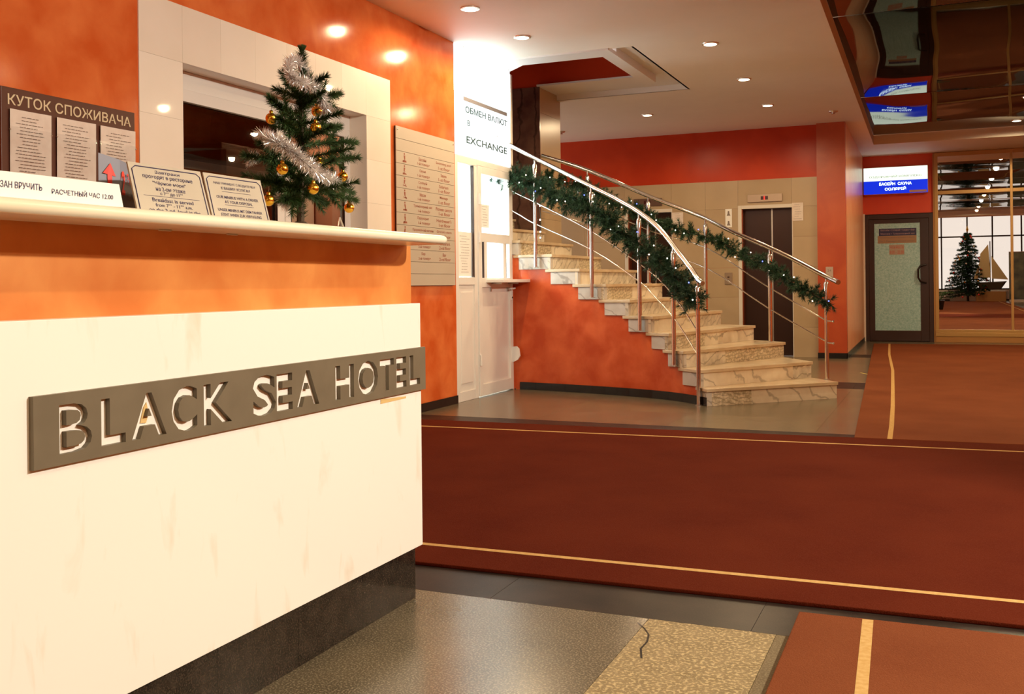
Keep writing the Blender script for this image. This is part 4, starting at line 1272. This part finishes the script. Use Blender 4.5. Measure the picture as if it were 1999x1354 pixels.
tinsel([(-1.77, 2.546, 1.69), (-1.75, 2.486, 1.705), (-1.73, 2.413, 1.710), (-1.71, 2.362, 1.679), (-1.69, 2.356, 1.644), (-1.68, 2.391, 1.635), (-1.69, 2.464, 1.634), (-1.71, 2.538, 1.613), (-1.73, 2.58, 1.58), (-1.77, 2.628, 1.548)],
       'upper silver tinsel strand curling round the top of the little tree', .029, 2800)
tinsel([(-1.77, 2.318, 1.485), (-1.7, 2.256, 1.457), (-1.66, 2.254, 1.44), (-1.64, 2.278, 1.424), (-1.63, 2.311, 1.403), (-1.64, 2.379, 1.385), (-1.67, 2.482, 1.374), (-1.72, 2.612, 1.375)],
       'middle silver tinsel strand slanting across the front of the little tree', .032, 3200)
tinsel([(-1.81, 2.448, 1.318), (-1.8, 2.477, 1.296), (-1.81, 2.537, 1.313)], 'lowest pinkish silver tinsel end showing under the branches beside the trunk', .028, 600)
tinsel([TP(2.36, 1.41, -.10), TP(2.38, 1.43, -.09), TP(2.34, 1.43, -.08)], 'short bit of silver tinsel behind the left branches of the little tree', .022, 320)

# the y, z values are where the ball hangs in the plane of the trunk; dx brings it forward
balls = [((2.319, 1.297), .02, 'hanging lowest at the left beside the engraved plate'), ((2.537, 1.348), .10, 'hanging in front of the trunk low on the tree'), ((2.735, 1.303), .0, 'hanging lowest at the right tip'),
         ((2.70, 1.40), .0, 'hanging at the right under the second branch'), ((2.554, 1.535), .06, 'hanging high on the tree right of the trunk'), ((2.385, 1.392), .08, 'hanging mid-left over the dark branches'),
         ((2.572, 1.425), .05, 'half hidden by the middle tinsel strand'), ((2.636, 1.462), .0, 'tucked among the right branches beside the tinsel'), ((2.335, 1.530), -.01, 'at the upper left above the tinsel strand'),
         ((2.56, 1.585), -.02, 'highest one, partly behind the upper tinsel')]
for (yy, zz), dx, where in balls:
    # keep the ball on the same sight line when it comes forward
    x = TX + dx; s_ = x / TX
    y_ = yy * s_; z_ = 1.05 + (zz - 1.05) * s_
    o = thing('bauble', (x, y_, z_), 'small gold bauble ' + where, 'bauble', 'gold baubles on the counter tree')
    MB().sphere((x, y_, z_), .0165, 18, 12).build('ball', BALL, o, smooth=True)
    MB().lathe((x, y_, z_ + .014), [(.0055, 0), (.0055, .008), (.003, .010)], 10).build('cap', BALL, o, smooth=True)
    MB().tube([(x, y_, z_ + .022), (x, y_ + .002, z_ + .04)], .0006, 4).build('hook', STEEL, o)

# small easel and tea light behind the tree
ea = thing('small_easel', (-1.80, 2.76, CT), 'small dark A-shaped easel leg on the counter right of the tree', 'easel')
MB().tube([(-1.80, 2.735, CT), (-1.80, 2.755, 1.275)], .0035, 6).tube([(-1.80, 2.80, CT), (-1.80, 2.755, 1.275)], .0035, 6).build('legs', STEEL, ea)
one('tea_light', MB().lathe((-1.86, 2.78, CT), [(.012, 0), (.012, .03), (.009, .032)], 12), WHITE, 'tiny white cup behind the counter edge right of the tree trunk', 'cup')

# ---------------------------------------------------------------- consumer board
cbx = WX + .001
bd = thing('consumer_board', (WX, 3.7, 1.4), 'dark brown notice board with cream Ukrainian heading on the orange wall', 'notice board')
MB().box(cbx, cbx + .012, 3.298, 4.128, 1.35, 1.997).build('panel', BOARD, bd, bevel=.002)
tm = MB(); text_into(tm, 'КУТОК СПОЖИВАЧА', (cbx + .0135, 3.716, 1.942), (0, 1, 0), (0, 0, 1), .765, .052, offset=.012); tm.build('heading', CREAML, bd)
for i, (a, b_) in enumerate(((3.338, 3.573), (3.606, 3.851), (3.881, 4.123))):
    MB().box(cbx + .022, cbx + .024, a - .008, b_ + .008, 1.56, 1.815).build('clear_pocket', CLEAR, bd)
    for yy in (a, b_): MB().lathe((cbx + .012, yy, 1.70 + .1), [(.004, 0), (.004, .012)], 8, 'x').build('screw', CHROME, bd)
for i, (a, b_, lab) in enumerate(((3.338, 3.573, 'printed certificate in the left pocket of the brown board'), (3.606, 3.851, 'pinkish stamped sheet in the middle pocket of the brown board'),
                                  (3.881, 4.123, 'folded sheet with drooping corner in the right pocket of the brown board'))):
    sheet('paper_sheet', cbx + .012, a, b_, 1.56, 1.897 - i * .001, lab, cat='paper', rows=18, seed=20 + i, curl=.004)

# ---------------------------------------------------------------- directory
dy0, dy1, dz0, dz1 = 6.905, 7.927, 1.053, 2.326
dd_ = thing('directory_board', (WX, 7.4, 1.05), 'tan floor directory of stacked strips with pictograms on the orange wall beside the booth', 'directory')
MB().box(WX + .002, WX + .018, dy0 + .01, dy1 - .01, dz0, dz1).build('backing', DARKW, dd_)
rows = [None, None, ('Басейн', '1-й поверх', 'Swimming pool', '1-st floor'), ('Сауна', '1-й поверх', 'Sauna', '1-st floor'), ('Солярій', '1-й поверх', 'Solarium', '1-st floor'), ('Масаж', '1-й поверх', 'Massage', '1-st floor'),
        ('Тренажерний зал', '1-й поверх', 'Fitness centre', '1-st floor'), ('Перукарня', '1-й поверх', "Hairdresser's", '1-st floor'), ('Продовольчий магазин', '1-й поверх', 'Grocery store', '1-st floor'),
        ('Ресторан', '2-й поверх', 'Restaurant', '2-nd floor'), ('Бар', '2-й поверх', 'Bar', '2-nd floor'), None, None]
rh = (dz1 - dz0) / 13
for i, rw_ in enumerate(rows):
    z1 = dz1 - rh * i; z0 = z1 - rh
    s_ = MB().box(WX + .018, WX + .024, dy0, dy1, z0 + .0015, z1 - .0015).build('directory_strip', DIRP, dd_)
    if rw_:
        tm = MB(); xt = WX + .0248
        for s, yc, zf, w_ in ((rw_[0], 7.34, .68, .019), (rw_[1], 7.36, .28, .019), (rw_[2], 7.72, .68, .019), (rw_[3], 7.73, .28, .019)):
            ww = min(.36, len(s) * .0215)
            text_into(tm, s, (xt, yc, z0 + rh * zf), (0, 1, 0), (0, 0, 1), ww, .028, offset=.012)
        cy_ = 7.035; zc_ = (z0 + z1) / 2
        if i <= 8:
            # pictogram: head, body and limbs in a different pose per row
            q = i * 1.3
            n = 8; tm.add([(xt, cy_ + .009 * math.cos(2 * PI * k / n), zc_ + .032 + .009 * math.sin(2 * PI * k / n)) for k in range(n)], [tuple(range(n))])
            tm.add([(xt, cy_ - .012, zc_ + .018), (xt, cy_ + .012, zc_ + .02), (xt, cy_ + .008 + .01 * math.sin(q), zc_ - .012), (xt, cy_ - .006 + .01 * math.sin(q), zc_ - .012)], [(0, 1, 2, 3)])
            tm.add([(xt, cy_ - .03, zc_ - .03 + .008 * math.cos(q)), (xt, cy_ + .035, zc_ - .034), (xt, cy_ + .03, zc_ - .022 + .006 * math.sin(q)), (xt, cy_ - .025, zc_ - .02)], [(0, 1, 2, 3)])
            tm.add([(xt, cy_ + .005, zc_ - .01), (xt, cy_ + .012, zc_ - .01), (xt, cy_ + .02 * math.cos(q) + .01, zc_ - .03), (xt, cy_ + .02 * math.cos(q), zc_ - .03)], [(0, 1, 2, 3)])
        tm.build('lettering', MAROON, s_)
for yy, zz in ((dy0 + .02, dz1 - .03), (dy1 - .02, dz1 - .03)): MB().lathe((WX + .024, yy, zz), [(.006, 0), (.006, .004)], 8, 'x').build('screw', CHROME, dd_)

# ---------------------------------------------------------------- downlights


def downlight(x, y_, z, label, power, group='recessed ceiling downlights', lit=True, r=.062, name='downlight'):
    o = thing(name, (x, y_, z), label, 'ceiling light', group)
    n = 20; mb = MB()
    mb.lathe((x, y_, z), [(r + .016, 0), (r + .014, -.008), (r, -.010), (r - .004, 0)], n).build('ring', TRIMR, o, smooth=True)
    MB().lathe((x, y_, z - .012), [(r * .3, -.004), (r - .006, 0), (r - .006, .004)], n).build('lamp', LAMPE, o, smooth=True)
    if power: light('lamp_light', 'SPOT', (x, y_, z - .03), power, WARM, o, .05, 3.05)
    return o


for (x, y_, lab) in ((-3.387, 7.059, 'lit round downlight over the wall between directory and window, topmost in view'), (-3.37, 8.073, 'lit round downlight just in front of the glowing exchange lightbox'),
                     (-1.927, 9.045, 'lit round downlight nearest the viewer right of the stair opening'), (-1.939, 10.775, 'lit round downlight second of the row right of the stair opening'),
                     (-1.966, 12.495, 'lit round downlight last of the row before the red lift wall'), (-3.487, 12.502, 'lit round downlight behind the stair opening over the left-hand lift')):
    downlight(x, y_, CZ, lab, LAMP_W * (.55 if y_ > 12 else .5 if y_ < 8 else 1.0))
for (x, y_, z, lab) in ((.99, 16.25, 3.375, 'lit downlight at the end of the dark glossy ceiling before the mirrors'),):
    downlight(x, y_, z - .015, lab, MIR_W)
lab2 = 'lit downlight in the row down the glossy ceiling, outside the picture'
for y_ in (14.2, 12, 9.8, 7.4, 5.2, 2.8, .8): downlight(1.0, y_, 3.36 if y_ < 13 else 3.362, lab2, MIR_W * (1.7 if y_ > 9 else .95), 'glossy ceiling downlights')
for y_ in (14.2, 11, 8): downlight(3.2, y_, 3.36, lab2, MIR_W * 1.6, 'glossy ceiling downlights')
for y_ in (.8, 5.4): downlight(4.0, y_, 3.36, 'added fill downlight at the right side of the glossy ceiling, outside the picture', 210, 'added fill downlights')  # unseen pair added as fill for the shaded band under the counter
for y_ in (1.5, 3.8, 5.8): downlight(-3.387, y_, CZ, 'lit downlight over the passage behind the desk, outside the picture', 3, 'passage downlights', r=.035)
for y_ in (-2.5, -6, -10, -14): downlight(1.0, y_, 4.6, 'lit downlight in the rear hall ceiling', 160, 'rear hall downlights')
# floodlight
fd = thing('floodlight', (3.2, 3.1, 3.30), 'bright round floodlight under the glossy ceiling, outside the picture', 'ceiling light')
MB().lathe((3.2, 3.1, 3.36), [(.12, 0), (.12, -.08), (.09, -.09)], 20).build('housing', TRIMR, fd, smooth=True)
kd = Vector((-2.9, 4.0, 1.0)) - Vector((3.2, 3.1, 3.20))
light('lamp_light', 'SPOT', (3.2, 3.1, 3.20), KEY_W, (1.0, .93, .80), fd, .07, 1.35, kd.to_track_quat('-Z', 'Y').to_euler())

for (x, y_, lab) in ((-4.97, 13.3, 'small dark unlit ceiling fixture beside the tiled column'), (-1.278, 13.33, 'small dark unlit ceiling fixture above the orange pilaster')):
    o = thing('ceiling_detector', (x, y_, CZ), lab, 'detector')
    MB().lathe((x, y_, CZ), [(.06, 0), (.055, -.012), (.03, -.014)], 14).build('base', TRIMR, o, smooth=True)
    MB().lathe((x, y_, CZ - .014), [(.022, 0), (.02, -.018), (.03, -.022), (.005, -.026)], 12).build('nozzle', STEEL, o, smooth=True)

# ---------------------------------------------------------------- rear hall objects seen in the mirror
bigt = thing('floor_christmas_tree', (1.05, -16.5, 0), 'tall decorated Christmas tree reflected in the mirror doors', 'christmas tree')
MB().tube([(1.05, -16.5, 0), (1.05, -16.5, 3.4)], [.06, .01], 8).build('trunk', TWIG, bigt)
for i in range(70):
    f = i / 70; z = .35 + 3.0 * f; rad = 1.02 * (1 - f) ** .9 + .08
    for j in range(2 if f < .6 else 1):
        an = i * 2.4 + j * PI + random.uniform(-.3, .3)
        p = Vector((1.05, -16.5, z)); q = p + Vector((math.cos(an) * rad, math.sin(an) * rad, -.12 * rad + random.uniform(-.03, .05)))
        b_ = MB(); b_.tube([p, q], [.01, .004], 4); sprig(b_, p, q, .14, .016, 130); b_.build('branch', GARL, bigt)
for i in range(46):
    f = random.random() ** 1.3; z = .35 + 3.0 * f; rad = 1.0 * (1 - f) ** .9 + .08; an = random.uniform(0, PI)
    o = one('bauble', MB().sphere((1.05 + rad * math.cos(an), -16.5 + rad * math.sin(an), z - .12 * rad), .045, 8, 6), (TINSEL, REDP, BALL)[i % 3], ('silver', 'red', 'gold')[i % 3] + ' bauble on the tall mirrored tree', 'bauble', ('silver', 'red', 'gold')[i % 3] + ' baubles on the tall tree', smooth=True)
one('tree_topper', MB().lathe((1.05, -16.5, 3.4), [(.03, 0), (.06, .1), (.01, .28)], 8), BALL, 'pale pointed topper on the tall mirrored tree', 'ornament')

pm = thing('potted_palm', (-.15, -1.6, 0), 'leafy green palm in a dark pot at the left edge of the mirror', 'plant')
MB().lathe((-.15, -1.6, 0), [(.10, 0), (.16, .32), (.17, .34)], 14).build('pot', SKIRT, pm, smooth=True)
for i in range(12):
    an = i * 2.39; ln = random.uniform(.35, .5)
    P = [Vector((-.15, -1.6, .32)) + Vector((math.cos(an) * ln * t_, math.sin(an) * ln * t_, .75 * t_ - .45 * t_ * t_)) for t_ in (0, .3, .6, .85, 1)]
    b_ = MB(); b_.tube(P, .006, 4)
    for k in range(14):
        f = .25 + .75 * k / 13 * .99; kk = min(3, int(f * 4)); p = P[kk].lerp(P[kk + 1], f * 4 - kk)
        dr_ = (P[kk + 1] - P[kk]).normalized(); sd = dr_.cross(Vector((0, 0, 1))).normalized()
        for s_ in (-1, 1):
            needle(b_, p, (sd * s_ + dr_ * .8 + Vector((0, 0, -.3))).normalized(), .13, .011)
    b_.build('frond', mat('palm_green', (.04, .12, .03), .5), pm)

sh_ = thing('ship_model', (2.0, -16.2, 0), 'large sailing ship model with cream sails reflected in the mirror', 'ship model')
MB().box(1.4, 2.7, -16.4, -16.0, 0, .50).build('stand', GOLDW, sh_, bevel=.02)
MB().add([(1.35, -16.2, .95), (2.75, -16.2, .98), (2.5, -16.05, .62), (1.6, -16.05, .62), (2.5, -16.35, .62), (1.6, -16.35, .62), (1.45, -16.02, .92), (2.6, -16.02, .92), (1.45, -16.38, .92), (2.6, -16.38, .92)],
         [(0, 6, 3), (6, 7, 2, 3), (7, 1, 2), (0, 5, 8), (8, 5, 4, 9), (9, 4, 1), (3, 2, 4, 5), (0, 3, 5), (1, 4, 2), (0, 8, 9, 1, 7, 6)]).build('hull', TWIG, sh_)
SAIL = mat('cream_sail', (.72, .56, .30), .8)
for a in ([(1.55, 1.15), (1.6, 2.3), (1.95, 2.75), (2.05, 1.15)], [(2.1, 1.1), (2.08, 2.2), (2.8, 1.05)], [(1.5, 1.1), (1.3, 1.1), (1.6, 2.0)]):
    MB().add([(x, -16.15 + .06 * math.sin(i), z) for i, (x, z) in enumerate(a)] + [(x, -16.17 + .06 * math.sin(i), z) for i, (x, z) in enumerate(a)],
             [tuple(range(len(a))), tuple(range(len(a), 2 * len(a)))[::-1]]).build('sail', SAIL, sh_)
MB().tube([(2.03, -16.2, .9), (2.03, -16.2, 2.9)], .02, 6).build('mast', TWIG, sh_)

bn = thing('roll_up_banner', (3.3, -14.6, 0), 'tall grey-green roll-up banner reflected at the right of the mirror', 'banner')
MB().box(2.75, 3.75, -14.62, -14.6, .15, 2.3).build('printed_sheet', noise_mat('banner_print', (.10, .13, .13), (.26, .30, .22), 2.2, 4, .6), bn)
MB().box(2.75, 3.75, -14.7, -14.5, 0, .12).build('base', STEEL, bn, bevel=.01)
MB().box(2.75, 3.75, -14.63, -14.59, 2.3, 2.34).build('top_bar', STEEL, bn)
for x0 in (-1.6, 2.0):
    ra = thing('radiator', (x0 + .9, -18.3, 0), 'white ribbed radiator under the rear window ' + ('left' if x0 < 0 else 'right') + ' of the tall tree', 'radiator')
    for i in range(15):
        MB().box(x0 + .02 + i * .12, x0 + .11 + i * .12, -18.4, -18.28, .08, .50).build('rib', WHITE, ra)
    MB().box(x0, x0 + 1.85, -18.38, -18.32, .0, .08).build('feet', DARKW, ra)
